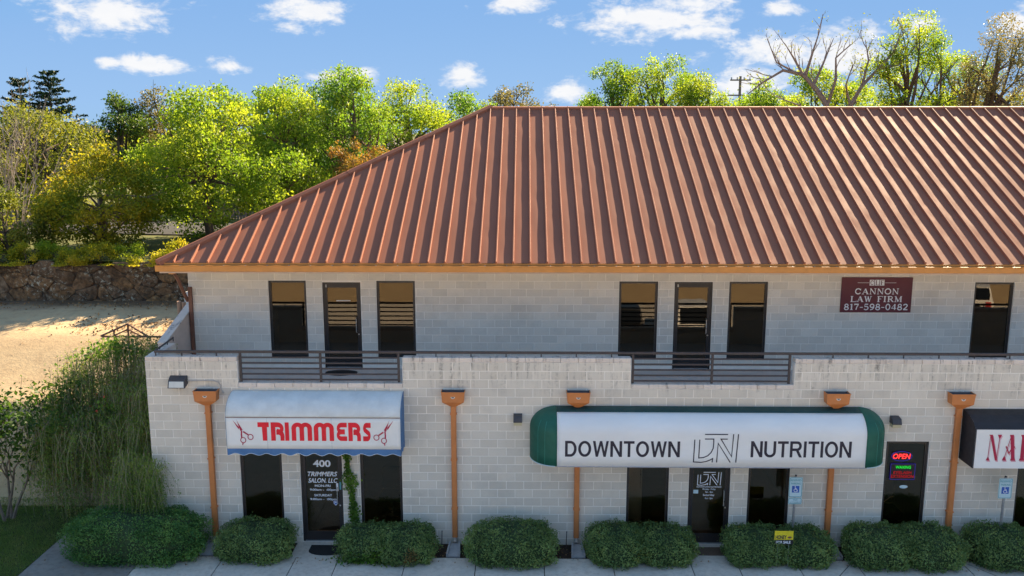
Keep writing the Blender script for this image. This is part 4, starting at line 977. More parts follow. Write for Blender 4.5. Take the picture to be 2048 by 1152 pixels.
k = Ink(); k.poly(arc(0, 0, 0.095, 0.042, 0, 350, 20)); o = k.place(17.15, 0.08, 1.45, 1, 1, M['sign_face'], None, 'window_sticker'); tag(o, 'small pale oval sticker on glass below the neon signs', 'sticker')
ar = thing('massage_chair', 'dark chair with pale cord inside the neon lit window', 'chair', (17.15, 0.85, 0.015))
MB().bbox(-0.3, 0.3, -0.25, 0.35, 0.35, 0.55, 0.04).build('seat', M['inside_dark'], ar); MB().bbox(-0.28, 0.28, 0.3, 0.45, 0.551, 1.2, 0.04).build('backrest', M['inside_dark'], ar)
MB().bbox(-0.22, 0.22, -0.15, 0.25, 0.0, 0.349, 0.03).build('base', M['inside_dark'], ar)
MB().tube([(-0.45, -0.35, 0.72), (-0.25, -0.38, 0.9), (-0.12, -0.4, 1.02), (-0.02, -0.4, 1.04)], 0.011, 6).build('spray_hose', M['conduit'], ar)

# ------------------------------------------------------------------ wall lights, conduit
def wallpack(x, z, w, label, tan, conduit=False):
    t = thing('wall_light', label, 'light', (x, 0, z)); h = w * 0.55; d = w * 0.62
    p = [(-0.002, h), (-d * 0.55, h * 0.92), (-d, h * 0.35), (-d * 0.92, h * 0.22), (-0.002, 0.0)]
    MB().prism(p, 'x', -w/2, w/2).build('housing', M['lamp_body'], t)
    a, b = Vector((0, -d - 0.003, h*0.33)), Vector((0, -0.02, 0.0)); nn = Vector((0, -0.3, -1)).normalized() * 0.006
    q = [(sx * (w/2 - 0.03), p_.y + nn.y, p_.z + nn.z) for p_ in (a.lerp(b, 0.06), a.lerp(b, 0.8)) for sx in (-1, 1)]
    MB().add([q[0], q[1], q[3], q[2]] + [(v[0], v[1] + 0.004, v[2] + 0.02) for v in (q[0], q[1], q[3], q[2])], [(0,1,2,3),(4,7,6,5),(0,4,5,1),(1,5,6,2),(2,6,7,3),(3,7,4,0)]).build('lens', tan, t)
    return t
def floodbox(x, z, w, h, d, label, m):
    t = thing('wall_light', label, 'light', (x, 0, z))
    MB().loft([[(-w/2, -0.002, h*0.25), (w/2, -0.002, h*0.25), (w/2, -0.002, h), (-w/2, -0.002, h)], [(-w/2, -d, h*0.0), (w/2, -d, h*0.0), (w*0.46, -d*0.8, h*0.72), (-w*0.46, -d*0.8, h*0.72)]]).build('housing', M['lamp_body'], t)
    MB().loft([[(-w*0.43, -d - 0.004, h*0.06), (w*0.43, -d - 0.004, h*0.06), (w*0.41, -d*0.85 - 0.006, h*0.60), (-w*0.41, -d*0.85 - 0.006, h*0.60)], [(-w*0.43, -d + 0.01, h*0.06), (w*0.43, -d + 0.01, h*0.06), (w*0.41, -d*0.85 + 0.01, h*0.60), (-w*0.41, -d*0.85 + 0.01, h*0.60)]]).build('lens', m, t)
    return t
wl = floodbox(0.43, 3.83, 0.40, 0.25, 0.20, 'large grey wall light beside the corner parapet with conduit', M['lens'])
MB().tube([(0.20, -0.015, 0.13), (0.55, -0.015, 0.135), (0.80, -0.015, 0.13), (0.90, -0.015, 0.10), (0.95, -0.015, 0.02), (0.96, -0.015, -0.08), (1.02, -0.015, -0.17)], 0.016, 8).build('conduit', M['conduit'], wl)
MB().tube([(0.02, -0.015, 0.25), (0.02, -0.015, 0.30)], 0.012, 6).build('nipple', M['galv'], wl)
def downlight(x, z, label):
    t = thing('wall_light', label, 'light', (x, 0, z)); w = 0.1
    MB().prism([(-0.003, 0.23), (-0.17, 0.20), (-0.21, 0.10), (-0.21, 0.075), (-0.003, 0.075)], 'x', -w, w).build('housing', M['lamp_body'], t)
    MB().prism([(-0.02, 0.074), (-0.20, 0.074), (-0.185, 0.0), (-0.03, 0.0)], 'x', -w * 0.93, w * 0.93).build('lens', M['lens_tan'], t)
downlight(8.19, 2.98, 'small wall light with tan lens at the left of the green awning')
downlight(16.77, 2.97, 'small wall light with tan lens above the neon lit window')

# ------------------------------------------------------------------ parking signs, honey sign, mats
def parking_sign(x, y, label, second):
    t = thing('parking_sign', label, 'sign', (x, y, -0.012))
    MB().tube([(0, 0.02, 0), (0, 0.02, 1.90)], 0.028, 10).build('post', M['galv'], t)
    MB().tube([(0, 0.02, 1.901), (0, 0.02, 1.925)], 0.022, 10).build('post_cap', M['black'], t)
    def plate(z0, z1, nm):
        p = MB().bbox(-0.152, 0.152, -0.012, -0.009, z0, z1, 0.0012).build(nm, M['sign_face'], t)
        k = Ink(); w, h = 0.14, (z1 - z0) / 2 - 0.014; k.ribbon([(-w+.02,-h),(w-.02,-h),(w,-h+.02),(w,h-.02),(w-.02,h),(-w+.02,h),(-w,h-.02),(-w,-h+.02)], 0.012, True)
        k.place(0, -0.0135, (z0+z1)/2, 1, 1, M['sign_teal'], p, 'border'); return p
    p = plate(1.40, 1.88, 'sign_plate')
    text_part('RESERVED', -0.122, 0.122, 1.785, 1.835, -0.0145, M['sign_teal'], p, bold=0.02); text_part('PARKING', -0.108, 0.108, 1.705, 1.755, -0.0145, M['sign_teal'], p, bold=0.02)
    MB().box(-0.082, 0.082, -0.0145, -0.0135, 1.515, 1.675).build('symbol_panel', M['sign_blue'], p)
    k = Ink(); k.poly(arc(-0.012, 0.062, 0.012, 0.012, 0, 340, 10)); k.ribbon([(-0.012,0.045),(-0.010,0.0),(0.026,-0.002),(0.040,-0.045),(0.055,-0.043)], 0.013); k.ribbon([(-0.010,0.022),(0.026,0.022)], 0.010)
    k.ribbon(arc(-0.002, -0.026, 0.036, 0.036, 130, 350, 16), 0.012); k.place(0, -0.0155, 1.595, 1, 1, M['white_print'], p, 'wheelchair_symbol')
    if second:
        q = plate(1.235, 1.39, 'small_plate'); text_part('VAN', -0.05, 0.05, 1.32, 1.36, -0.0145, M['sign_teal'], q, bold=0.02); text_part('ACCESSIBLE', -0.115, 0.115, 1.265, 1.295, -0.0145, M['sign_teal'], q)
parking_sign(14.50, -0.40, 'disabled parking sign with small lower plate in front of the green awning', True)
parking_sign(19.22, -0.40, 'disabled parking sign with a single plate by the black awning', False)
hs = thing('honey_sign', 'small yellow honey yard sign standing in the hedge', 'sign', (14.07, -1.14, 0.02), 0.0)
MB().box(-0.205, 0.205, -0.004, 0.004, 0.69, 0.895).build('board', M['yellow'], hs); MB().box(-0.205, 0.205, -0.0042, 0.0042, 0.58, 0.688).build('lower_board', M['black'], hs)
for s in (-1, 1): MB().tube([(s*0.12, 0.012, 0), (s*0.12, 0.012, 0.85)], 0.005, 5).build('stake', M['galv'], hs)
text_part('HONEY', -0.185, 0.06, 0.705, 0.795, -0.006, M['dark_print'], hs, bold=0.04); text_part('FOR SALE', -0.17, 0.15, 0.60, 0.665, -0.006, M['white_print'], hs, bold=0.03)
k = Ink(); k.poly(arc(0.125, 0.745, 0.045, 0.025, 0, 340, 12)); k.place(0, -0.006, 0, 1, 1, M['brace'], hs, 'bee_print')
o = MB().loft([[(0.42*c*(1 if abs(c)<0.99 else 1), -0.62 if False else y_, z) for c, y_ in ()] or [(x, y, z) for x, y in ([(-0.42, 0.24), (0.42, 0.24)] + [(0.42*math.cos(R(a)), -0.04 - 0.22*math.sin(R(a))) for a in range(0, 181, 12)])] for z in (0.024, 0.034)]).build('door_mat', M['rubber']); o.location = (3.78, -0.42, 0); tag(o, 'black rounded rubber mat at the salon door', 'mat')
o = MB().bbox(-0.42, 0.42, -0.20, 0.20, 0.024, 0.036, 0.003).build('door_mat', M['coir']); o.location = (12.72, -0.36, 0); tag(o, 'brown rectangular mat at the nutrition shop door', 'mat')
o = MB().loft([[(x * s, y * s, z) for x, y in ([(0.42*math.cos(R(a)), (0.20 if math.sin(R(a)) > 0 else 0.32)*math.sin(R(a))) for a in range(0, 360, 12)])] for z, s in ((3.451, 1), (3.462, 0.98))]).build('door_mat', M['rubber']); o.location = (3.62, 2.55, 0); tag(o, 'black rounded mat outside the upstairs door on the balcony', 'mat')

# ------------------------------------------------------------------ vegetation
def leaf_quads(rs, C, size, N=None, droop=0.0, aspect=0.55, up=None, keep=0.0):
    # C: (n,3) leaf centres -> kite shaped leaves with random facing
    n = len(C); d = rs.normal(size=(n, 3)); d[:, 2] -= droop; d /= np.linalg.norm(d, axis=1)[:, None] + 1e-9
    if up is not None: nn = up * keep + rs.normal(size=(n, 3)) * (1 - keep)
    else: nn = rs.normal(size=(n, 3)) + np.array([0, 0, 0.6])
    w = np.cross(d, nn); w /= np.linalg.norm(w, axis=1)[:, None] + 1e-9
    s = size * rs.uniform(0.65, 1.35, (n, 1)); a = aspect
    fold = np.cross(w, d) * s * 0.12
    return np.stack([C - d*s*0.5, C + w*s*a*0.5 + fold, C + d*s*0.5, C - w*s*a*0.5 + fold], 1)
def limb_mesh(segs, n=6):
    mb = MB()
    for pts, rad in segs: mb.tube(pts, rad, n)
    return mb
def curve_pts(a, b, k, rnd, bend=0.15, n=5):
    a, b = np.array(a), np.array(b); L = np.linalg.norm(b - a); off = np.array([rnd.uniform(-1, 1), rnd.uniform(-1, 1), rnd.uniform(-0.2, 0.8)]) * L * bend
    return [tuple(a + (b - a) * t + off * math.sin(math.pi * t)) for t in [i / (n - 1) for i in range(n)]]
def tree(name, label, x, y, zb, zt, rx, m, leaves=6000, lsize=0.17, clumps=36, crown_lo=0.28, seed=1, group=None, cat='tree', bark='bark', trunk_r=None, density=1.0, ry=None, zc_bias=0.5, gap=0.0):
    rs = np.random.default_rng(seed); rnd = random.Random(seed); H = zt - zb; leaves = int(leaves * 1.7); lsize *= 0.74
    t = thing(name, label, cat, (x, y, zb), 0, group)
    ry = ry or rx * 0.9; cz0 = H * crown_lo; cz1 = H; hz = (cz1 - cz0) / 2; cz = (cz0 + cz1) / 2
    # lumpy crown: clumps over an ellipsoid, bigger inside the middle, with a few stray leaders
    P = []; tries = 0
    while len(P) < clumps and tries < 4000:
        tries += 1
        v = rs.normal(size=3); v /= np.linalg.norm(v); r = rs.uniform(0.35, 1.0) ** 0.6 * rs.choice([1.0, 1.0, 1.12])
        q = np.array([v[0]*rx*r, v[1]*ry*r, cz + v[2]*hz*r])
        q[:2] *= 1.0 - 0.25 * max(0, (q[2] - cz) / hz)
        if all(np.linalg.norm((q - p) / np.array([rx, ry, hz])) > 0.23 for p in P): P.append(q)
    P = np.array(P); cr = rs.uniform(0.14, 0.32, len(P)) * (rx * hz) ** 0.5
    w = cr ** 2; w /= w.sum(); idx = rs.choice(len(P), leaves, p=w)
    v = rs.normal(size=(leaves, 3)); v /= np.linalg.norm(v, axis=1)[:, None]
    rad = cr[idx] * rs.uniform(0.25, 1.0, leaves) ** 0.5
    # twig structure: leaves gather on small sub-clumps
    C = P[idx] + v * rad[:, None] * np.array([1.15, 1.15, 0.8])
    tw = C[rs.integers(0, leaves, leaves // 14)]; j = rs.integers(0, len(tw), leaves)
    pull = rs.random(leaves) < 0.65
    near = tw[j] + rs.normal(size=(leaves, 3)) * lsize * 1.1
    C[pull] = near[pull]
    stray = rs.random(leaves) < 0.012; C[stray] += rs.normal(size=(stray.sum(), 3)) * lsize * 1.6
    C[:, 2] = np.maximum(C[:, 2], 0.05)
    quads_obj('crown', leaf_quads(rs, C, lsize, droop=0.35), m, t)
    tr = trunk_r or 0.035 * H; segs = []; top = np.array([rnd.uniform(-.1, .1)*rx, rnd.uniform(-.1, .1)*ry, cz + hz*0.35])
    tp = curve_pts((0, 0, -0.15), top, 0, rnd, 0.05, 6); segs.append((tp, [tr * (1 - 0.8*i/5) for i in range(6)]))
    for i in rs.permutation(len(P))[:min(len(P), 26)]:
        s = tp[rnd.choice((1, 2, 3, 3, 4))]; L = np.linalg.norm(P[i] - np.array(s))
        pts = curve_pts(s, P[i], 0, rnd, 0.14, 5); r0 = tr * 0.42
        segs.append((pts, [r0, r0*0.75, r0*0.5, r0*0.32, r0*0.12]))
        for _ in range(2):
            e = P[i] + rs.normal(size=3) * cr[i] * 0.7; segs.append((curve_pts(pts[3], e, 0, rnd, 0.2, 4), [r0*0.3, r0*0.2, r0*0.13, r0*0.06]))
    limb_mesh(segs, 5).build('trunk', M[bark], t, fix=False)
    return t
TR = 'broadleaf trees behind the building'
G0 = 4.9
def TREE(label, *a, **k): return tree('broadleaf_tree', label, *a, group=None, **k)
TREE('large round yellow green tree beyond the stone wall beside the roof', -5.5, 19.0, G0, 11.0, 3.5, M['leaf_yellow'], leaves=17000, lsize=0.19, clumps=60, crown_lo=0.04, seed=2)
TREE('smaller golden tree in front of the large round yellow green tree', -8.3, 15.2, G0 - 0.1, 8.9, 2.3, M['leaf_gold'], leaves=9000, lsize=0.17, clumps=44, crown_lo=0.02, seed=3)
TREE('low green and orange tree on the stone wall beside the pale bare shrub', -11.6, 14.2, G0 - 0.1, 7.2, 1.8, M['leaf_olive'], leaves=6000, lsize=0.15, clumps=30, crown_lo=0.02, seed=4)
TREE('broad olive tree in front of the two dark conifers', -17.2, 27, G0, 11.2, 3.6, M['leaf_olive'], leaves=11000, lsize=0.20, clumps=46, crown_lo=0.08, seed=5)
TREE('dense dark green tree behind the utility pole and the golden tree', -17.0, 36, G0, 11.8, 2.1, M['leaf_dark'], leaves=6000, lsize=0.22, clumps=30, crown_lo=0.1, seed=6)
TREE('tall grey olive tree rising over the large round tree', -14.3, 38, G0, 12.6, 2.6, M['leaf_grey'], leaves=7000, lsize=0.22, clumps=30, crown_lo=0.15, seed=7)
TREE('dark green tree between the grey olive tree and the lime trees', -12.4, 43, G0, 12.2, 2.6, M['leaf_green'], leaves=6000, lsize=0.24, clumps=30, crown_lo=0.1, seed=8)
TREE('lime green tree left in the row behind the hip of the roof', -7.1, 36, G0, 12.4, 2.7, M['leaf_lime'], leaves=9000, lsize=0.22, clumps=44, crown_lo=0.06, seed=9)
TREE('tallest lime tree of the row behind the hip of the roof', -3.9, 40, G0, 13.6, 3.0, M['leaf_green'], leaves=10000, lsize=0.22, clumps=46, crown_lo=0.06, seed=10)
TREE('broad yellow green tree of the row next to the ridge end', 0.3, 42, G0, 13.4, 3.5, M['leaf_yellow'], leaves=11000, lsize=0.22, clumps=50, crown_lo=0.08, seed=11)
TREE('low green tree just left of the ridge end', 3.9, 48, G0, 12.2, 3.0, M['leaf_green'], leaves=7000, lsize=0.25, clumps=36, crown_lo=0.2, seed=12)
TREE('thin pale olive tree peeping over the ridge end', 7.3, 55, G0, 13.3, 3.0, M['leaf_grey'], leaves=5500, lsize=0.26, clumps=34, crown_lo=0.3, seed=13)
TREE('slender lime tree close behind the hip beside the large round tree', -3.1, 22.6, G0, 11.5, 1.9, M['leaf_lime'], leaves=7000, lsize=0.19, clumps=44, crown_lo=0.12, seed=26)
TREE('full green tree close behind the rust coloured shrub', -0.5, 25.5, G0, 12.6, 2.4, M['leaf_green'], leaves=9000, lsize=0.19, clumps=50, crown_lo=0.15, seed=27)
tree('rust_shrub', 'rust coloured shrub low beside the sloping hip', 0.9, 21.2, G0 - 0.1, 9.4, 1.55, M['leaf_rust'], leaves=7000, lsize=0.16, clumps=30, crown_lo=0.05, seed=14, cat='shrub')
tree('understorey_shrub', 'dark understorey shrub at the left of the rust coloured shrub', -3.6, 29, G0 - 0.1, 7.6, 2.0, M['leaf_dark'], leaves=5000, lsize=0.18, clumps=24, crown_lo=0.02, seed=15, cat='shrub')
tree('understorey_shrub', 'green understorey shrub behind the dark understorey shrub', -6.4, 31, G0 - 0.1, 8.2, 2.2, M['leaf_green'], leaves=5000, lsize=0.18, clumps=24, crown_lo=0.02, seed=16, cat='shrub')
TREE('narrow dark green tree above the ridge at the left of the rounded pair', 15.0, 50, G0, 14.7, 2.4, M['leaf_green'], leaves=8000, lsize=0.23, clumps=36, crown_lo=0.3, seed=17)
TREE('rounded green tree of the pair above the ridge', 18.7, 48, G0, 14.9, 2.7, M['leaf_lime'], leaves=9000, lsize=0.22, clumps=40, crown_lo=0.3, seed=18)
TREE('bright lime tree touching the rounded green tree above the ridge', 21.0, 44, G0, 13.6, 2.5, M['leaf_yellow'], leaves=8000, lsize=0.2, clumps=38, crown_lo=0.3, seed=19)
TREE('low green tree beside the utility pole above the ridge', 25.4, 46, G0, 12.8, 3.4, M['leaf_lime'], leaves=9000, lsize=0.22, clumps=34, crown_lo=0.35, seed=20)
TREE('low olive tree behind the bare branches above the ridge', 31.6, 50, G0, 13.8, 4.0, M['leaf_yellow'], leaves=10000, lsize=0.24, clumps=36, crown_lo=0.35, seed=21)
TREE('tall loose yellow green tree right of the bare tree', 31.0, 34, G0, 15.8, 2.9, M['leaf_yellow'], leaves=10500, lsize=0.18, clumps=40, crown_lo=0.3, seed=22)
TREE('green tree between the loose tall tree and the greyish tree', 34.8, 37, G0, 15.0, 2.6, M['leaf_green'], leaves=8000, lsize=0.18, clumps=36, crown_lo=0.3, seed=23)
TREE('tall greyish brown tree at the right end of the ridge', 34.0, 30, G0, 15.9, 2.1, M['leaf_grey'], leaves=9000, lsize=0.15, clumps=42, crown_lo=0.3, seed=24)
TREE('green tree beyond the greyish brown tree', 39.6, 33, G0, 15.3, 2.8, M['leaf_olive'], leaves=6000, lsize=0.2, clumps=36, crown_lo=0.3, seed=25)

def conifer(label, x, y, zb, zt, r, seed):
    rs = np.random.default_rng(seed); rnd = random.Random(seed); H = zt - zb; t = thing('conifer', label, 'tree', (x, y, zb)); C = []; segs = [([(0, 0, -0.1), (0, 0, H*0.97)], [0.16, 0.02])]
    k = 0; z = H * 0.15
    while z < H * 0.97:
        f = 1 - z / H; n = rnd.randint(5, 7)
        for i in range(n):
            a = rnd.uniform(0, 6.28); L = r * (0.12 + 1.0 * f) * rnd.uniform(0.6, 1.25); e = np.array([math.cos(a)*L, math.sin(a)*L, z + L*rnd.uniform(-0.05, 0.35)])
            segs.append(([(0, 0, z), tuple(e)], [0.03, 0.006]))
            m = int(120 * L / r) + 16; u = rs.uniform(0.15, 1.0, (m, 1)); base = np.array([0, 0, z]); C.append(base + (e - base) * u + rs.normal(size=(m, 3)) * np.array([0.10, 0.10, 0.07]) * (1.25 - u))
        z += rnd.uniform(0.22, 0.4)
    quads_obj('crown', leaf_quads(rs, np.concatenate(C), 0.22, droop=0.1, aspect=0.35), M['leaf_conifer'], t); limb_mesh(segs, 5).build('trunk', M['bark'], t, fix=False)
conifer('left dark conifer of the two behind the broad olive tree', -24.1, 38, G0, 13.0, 3.6, 31); conifer('taller dark conifer of the two behind the broad olive tree', -22.4, 38.4, G0, 13.6, 3.6, 32)

def bare_tree(name, label, x, y, zb, H, spread, mk, seed, stems=1, levels=4, r0=0.16, lean=0.0, droop=0.0, leaves=0, lm=None, first=0.35):
    rnd = random.Random(seed); t = thing(name, label, 'tree', (x, y, zb)); segs = []; tips = []
    def grow(p, d, L, r, lev):
        pts = [p]; n = 4
        for i in range(n):
            d = (d + Vector((rnd.uniform(-1, 1), rnd.uniform(-1, 1), rnd.uniform(-0.5, 0.9))) * 0.16).normalized(); p = p + d * (L / n); pts.append(p)
        segs.append(([tuple(q) for q in pts], [r * (1 - 0.5*i/n) for i in range(n+1)])); tips.append(pts[-1])
        if lev <= 0: return
        for _ in range(rnd.choice((2, 3, 3)) if lev > 1 else rnd.choice((3, 4))):
            q = pts[rnd.choice((2, 3, 4, 4))]; nd = (d + Vector((rnd.uniform(-1, 1)*spread, rnd.uniform(-1, 1)*spread, rnd.uniform(-0.35, 0.5) - droop))).normalized()
            grow(q, nd, L * rnd.uniform(0.55, 0.8), r * 0.48, lev - 1)
    for s in range(stems):
        a = rnd.uniform(0, 6.28); d = Vector((math.cos(a)*spread*0.6*(stems > 1) + lean, math.sin(a)*spread*0.4*(stems > 1), 1)).normalized()
        grow(Vector((rnd.uniform(-.1, .1), rnd.uniform(-.1, .1), -0.1)), d, H * first, r0, levels)
    limb_mesh(segs, 5).build('branches', M[mk], t, fix=False)
    if leaves:
        rs = np.random.default_rng(seed); T = np.array([tuple(q) for q in tips]); C = T[rs.integers(0, len(T), leaves)] + rs.normal(size=(leaves, 3)) * 0.22
        quads_obj('crown', leaf_quads(rs, C, 0.12, droop=0.3), lm, t)
    return t
def crooked_tree(label, x, y, zb, limbs, seed, leaves, lm):
    rnd = random.Random(seed); t = thing('bare_tree', label, 'tree', (x, y, zb)); segs = []; tips = []
    def twig(p, d, L, r, lev):
        q = [p]
        for i in range(4): d = (d + Vector((rnd.uniform(-1, 1), rnd.uniform(-1, 1), rnd.uniform(-.6, .9))) * 0.22).normalized(); q.append(q[-1] + d * L / 4)
        segs.append(([tuple(v) for v in q], [r, r*0.85, r*0.7, r*0.5, r*0.3])); tips.append(q[-1])
        if lev:
            for k in (2, 3, 4): twig(q[k], (d + Vector((rnd.uniform(-1, 1), rnd.uniform(-1, 1), rnd.uniform(-.2, .8))) * 0.7).normalized(), L * rnd.uniform(0.45, 0.7), r * 0.55, lev - 1)
    for pts, r0, r1 in limbs:
        P = [Vector((px_ * 0.029, (yy), 6.1 - py_ * 0.029)) for px_, py_, yy in pts]; n = len(P)
        segs.append(([tuple(v) for v in P], [r0 + (r1 - r0) * i / (n - 1) for i in range(n)]))
        for i in range(1, n):
            for _ in range(2):
                d = (P[i] - P[i-1]).normalized(); twig(P[i-1].lerp(P[i], rnd.random()), (d + Vector((rnd.uniform(-.8, .8), rnd.uniform(-.6, .6), rnd.uniform(0.1, 1.0)))).normalized(), rnd.uniform(0.5, 1.1), r1 * 0.8 + 0.012, 1)
        tips.append(P[-1])
    limb_mesh(segs, 6).build('branches', M['bark_grey'], t, fix=False)
    rs = np.random.default_rng(seed); T = np.array([tuple(q) for q in tips]); C = T[rs.integers(0, len(T), leaves)] + rs.normal(size=(leaves, 3)) * 0.25
    quads_obj('crown', leaf_quads(rs, C, 0.12, droop=0.3), lm, t)
crooked_tree('leafless spreading tree with low crooked branches above the ridge', 25.6, 32, G0, [
    ([(0, 210, 0), (-4, 90, 0), (-2, 0, 0)], 0.26, 0.20), ([(-2, 0, 0), (-22, -30, 0.2), (-50, -60, 0.3), (-90, -68, 0.2), (-130, -45, 0), (-160, -22, -0.1)], 0.17, 0.03),
    ([(-50, -60, 0.3), (-70, -92, 0.3), (-88, -120, 0.4)], 0.09, 0.02), ([(-45, -58, 0.3), (-36, -100, 0.1), (-24, -148, 0)], 0.10, 0.02), ([(-30, -38, 0.2), (-10, -80, 0.5), (10, -130, 0.7)], 0.10, 0.02),
    ([(-2, 0, 0), (8, -50, -0.3), (4, -90, -0.4), (30, -115, -0.5)], 0.11, 0.02), ([(-60, -62, 0.3), (-100, -84, 0.6), (-120, -130, 0.7)], 0.07, 0.015), ([(-10, 40, 0), (-60, 0, -0.3), (-110, -18, -0.4)], 0.08, 0.02)], 41, 260, M['leaf_olive'])
crooked_tree('second leafless tree leaning towards the loose tall tree', 27.2, 33, G0, [
    ([(0, 210, 0), (-6, 90, 0), (0, 0, 0)], 0.22, 0.16), ([(0, 0, 0), (22, -40, 0.1), (52, -72, 0.2), (80, -105, 0.1), (92, -150, 0)], 0.14, 0.02),
    ([(22, -40, 0.1), (34, -90, 0.3), (26, -130, 0.4)], 0.08, 0.02), ([(52, -72, 0.2), (90, -80, 0), (125, -120, 0)], 0.07, 0.02), ([(0, 0, 0), (-14, -40, -0.2), (-4, -80, -0.3)], 0.08, 0.02)], 45, 900, M['leaf_olive'])
bare_tree('bare_shrub', 'pale leafless shrub with fine whippy branches left of the golden tree', -12.6, 16.6, G0, 5.4, 0.6, 'bark_pale', 43, stems=11, levels=3, r0=0.05, lean=0.0, first=0.5)

# shrubs and weeds along the top of the stone wall
for i in range(13):
    x = -12.6 + i * 0.92; sd = 60 + i
    lab = ['yellow weedy shrub overhanging the stone wall', 'bright green weedy shrub on top of the stone wall', 'golden weedy shrub on the stone wall'][i % 3]
    o = tree('wall_shrub', lab, x, 12.15 + 0.3 * math.sin(i*2.1), 4.80, 5.40 + 0.25*((i*7) % 5)/4, 0.75, [M['leaf_wall_a'], M['leaf_wall_b'], M['leaf_wall_a']][i % 3], leaves=2300, lsize=0.09, clumps=14, crown_lo=-0.55, seed=sd, cat='shrub', trunk_r=0.03)
    o['group'] = ['yellow wall shrubs', 'green wall shrubs', 'golden wall shrubs'][i % 3]
# distant woods that read as one mass
rs = np.random.default_rng(77); n = 40000
wx = rs.uniform(-85, 95, n); wy = rs.uniform(62, 84, n); top = 8.6 + 0.9*np.sin(wx*0.35) + 0.5*np.sin(wx*0.9 + 1) + 0.5*np.sin(wy*0.8)
wz = 4.9 + (top - 4.9) * rs.random(n) ** 0.6
tag(quads_obj('far_woods', leaf_quads(rs, np.stack([wx, wy, wz], 1), 0.5, droop=0.3, aspect=0.8), M['leaf_olive']), 'distant mass of olive green woods behind the trees', 'woods', kind='stuff')

# ------------------------------------------------------------------ hedges: sheared mounds of small leaves
def hedge(label, x, y, rx, ry, h, seed, m='leaf_hedge', n=5200, sq=2.6, dead=None):
    rs = np.random.default_rng(seed); t = thing('hedge_bush', label, 'bush', (x, y - 0.05, -0.012)); n = int(n * 1.9); ry *= 1.12; rx *= 1.03; h *= 1.04
    ph = rs.uniform(0, 6.28, 6)
    def surf(u, v, s=1.0):
        # superellipsoid with lumps; u azimuth, v from ground to top
        cu, su = np.cos(u), np.sin(u); e = 2 / sq
        c = np.sign(cu) * np.abs(cu) ** e; s_ = np.sign(su) * np.abs(su) ** e
        cv, sv = np.abs(np.cos(v)) ** (e*0.9), np.sign(np.sin(v)) * np.abs(np.sin(v)) ** e
        k = 1 + 0.05*np.sin(3*u + ph[0]) * np.cos(2*v + ph[1]) + 0.045*np.sin(7*u + ph[2] + 3*v) + 0.04*np.sin(11*u + 6*v + ph[3])
        return np.stack([rx*c*cv*k*s, ry*s_*cv*k*s, h*0.46 + h*0.54*sv*k*s], -1)
    u = rs.uniform(0, 2*np.pi, n); v = np.arcsin(rs.uniform(-0.86, 1, n)); P = surf(u, v, 1.0) 
    ctr = np.array([0, 0, h*0.45]); nr = P - ctr; nr /= np.linalg.norm(nr, axis=1)[:, None]
    P = ctr + (P - ctr) * rs.uniform(0.84, 1.05, (n, 1)); tuft = rs.random(n) < 0.05; P[tuft] += nr[tuft] * rs.uniform(0.02, 0.09, (tuft.sum(), 1))
    P[:, 2] = np.maximum(P[:, 2], 0.015)
    mm = M[m]; Q = leaf_quads(rs, P, 0.046, aspect=0.55, up=nr, keep=0.45)
    if dead is not None:
        dd = np.linalg.norm((P - np.array(dead[:3])) , axis=1) < dead[3] * rs.uniform(0.5, 1.2, n)
        tag(quads_obj('dead_patch', Q[dd], M['leaf_weep_b'], t), kind='stuff'); Q = Q[~dd]
    quads_obj('leaves', Q, mm, t)
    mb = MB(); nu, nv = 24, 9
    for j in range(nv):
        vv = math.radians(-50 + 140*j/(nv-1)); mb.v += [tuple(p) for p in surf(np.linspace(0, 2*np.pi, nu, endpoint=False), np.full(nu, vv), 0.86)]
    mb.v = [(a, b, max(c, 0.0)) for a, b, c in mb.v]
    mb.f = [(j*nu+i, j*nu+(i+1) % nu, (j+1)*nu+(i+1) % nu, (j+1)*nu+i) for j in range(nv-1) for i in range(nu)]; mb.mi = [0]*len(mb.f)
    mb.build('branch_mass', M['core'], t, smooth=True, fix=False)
    return t
hedge('long dark clipped hedge at the building corner beside the path', -0.50, -0.62, 1.50, 0.66, 1.0, 101, 'leaf_hedge_b', 12000, 3.0)
hedge('rounded bush in front of the left salon window', 2.20, -0.56, 0.86, 0.60, 0.74, 102)
hedge('bush against the salon door mat with ivy at its foot', 4.70, -0.52, 0.62, 0.50, 0.66, 103, n=4200)
hedge('bush with a brown dead patch beside the ivy bush', 5.66, -0.62, 0.66, 0.56, 0.70, 104, n=4600, dead=(0.16, -0.48, 0.30, 0.22))
hedge('wide bush between the two lone downspouts', 8.06, -0.66, 1.02, 0.62, 0.80, 105, n=6500)
hedge('left bush of the pair under the green awning window', 10.42, -0.62, 0.66, 0.58, 0.74, 106, n=4700)
hedge('right bush of the pair next to the nutrition shop door', 11.55, -0.60, 0.66, 0.56, 0.70, 107, n=4700)
hedge('bush under the yellow honey sign', 13.55, -0.62, 0.68, 0.54, 0.72, 108, n=4700)
hedge('bush around the post of the parking sign with two plates', 14.66, -0.62, 0.64, 0.54, 0.70, 109, n=4700)
hedge('left bush of the pair under the neon lit window', 16.32, -0.66, 0.74, 0.62, 0.76, 110, n=5200)
hedge('right bush of the pair beside the downspout by the black awning', 17.46, -0.66, 0.74, 0.62, 0.76, 111, n=5200)
hedge('bush around the parking sign post by the black awning', 19.15, -0.66, 0.78, 0.62, 0.78, 112, n=5200)
hedge('bush past the parking sign under the black awning', 20.7, -0.66, 0.66, 0.62, 0.72, 113, n=4600)

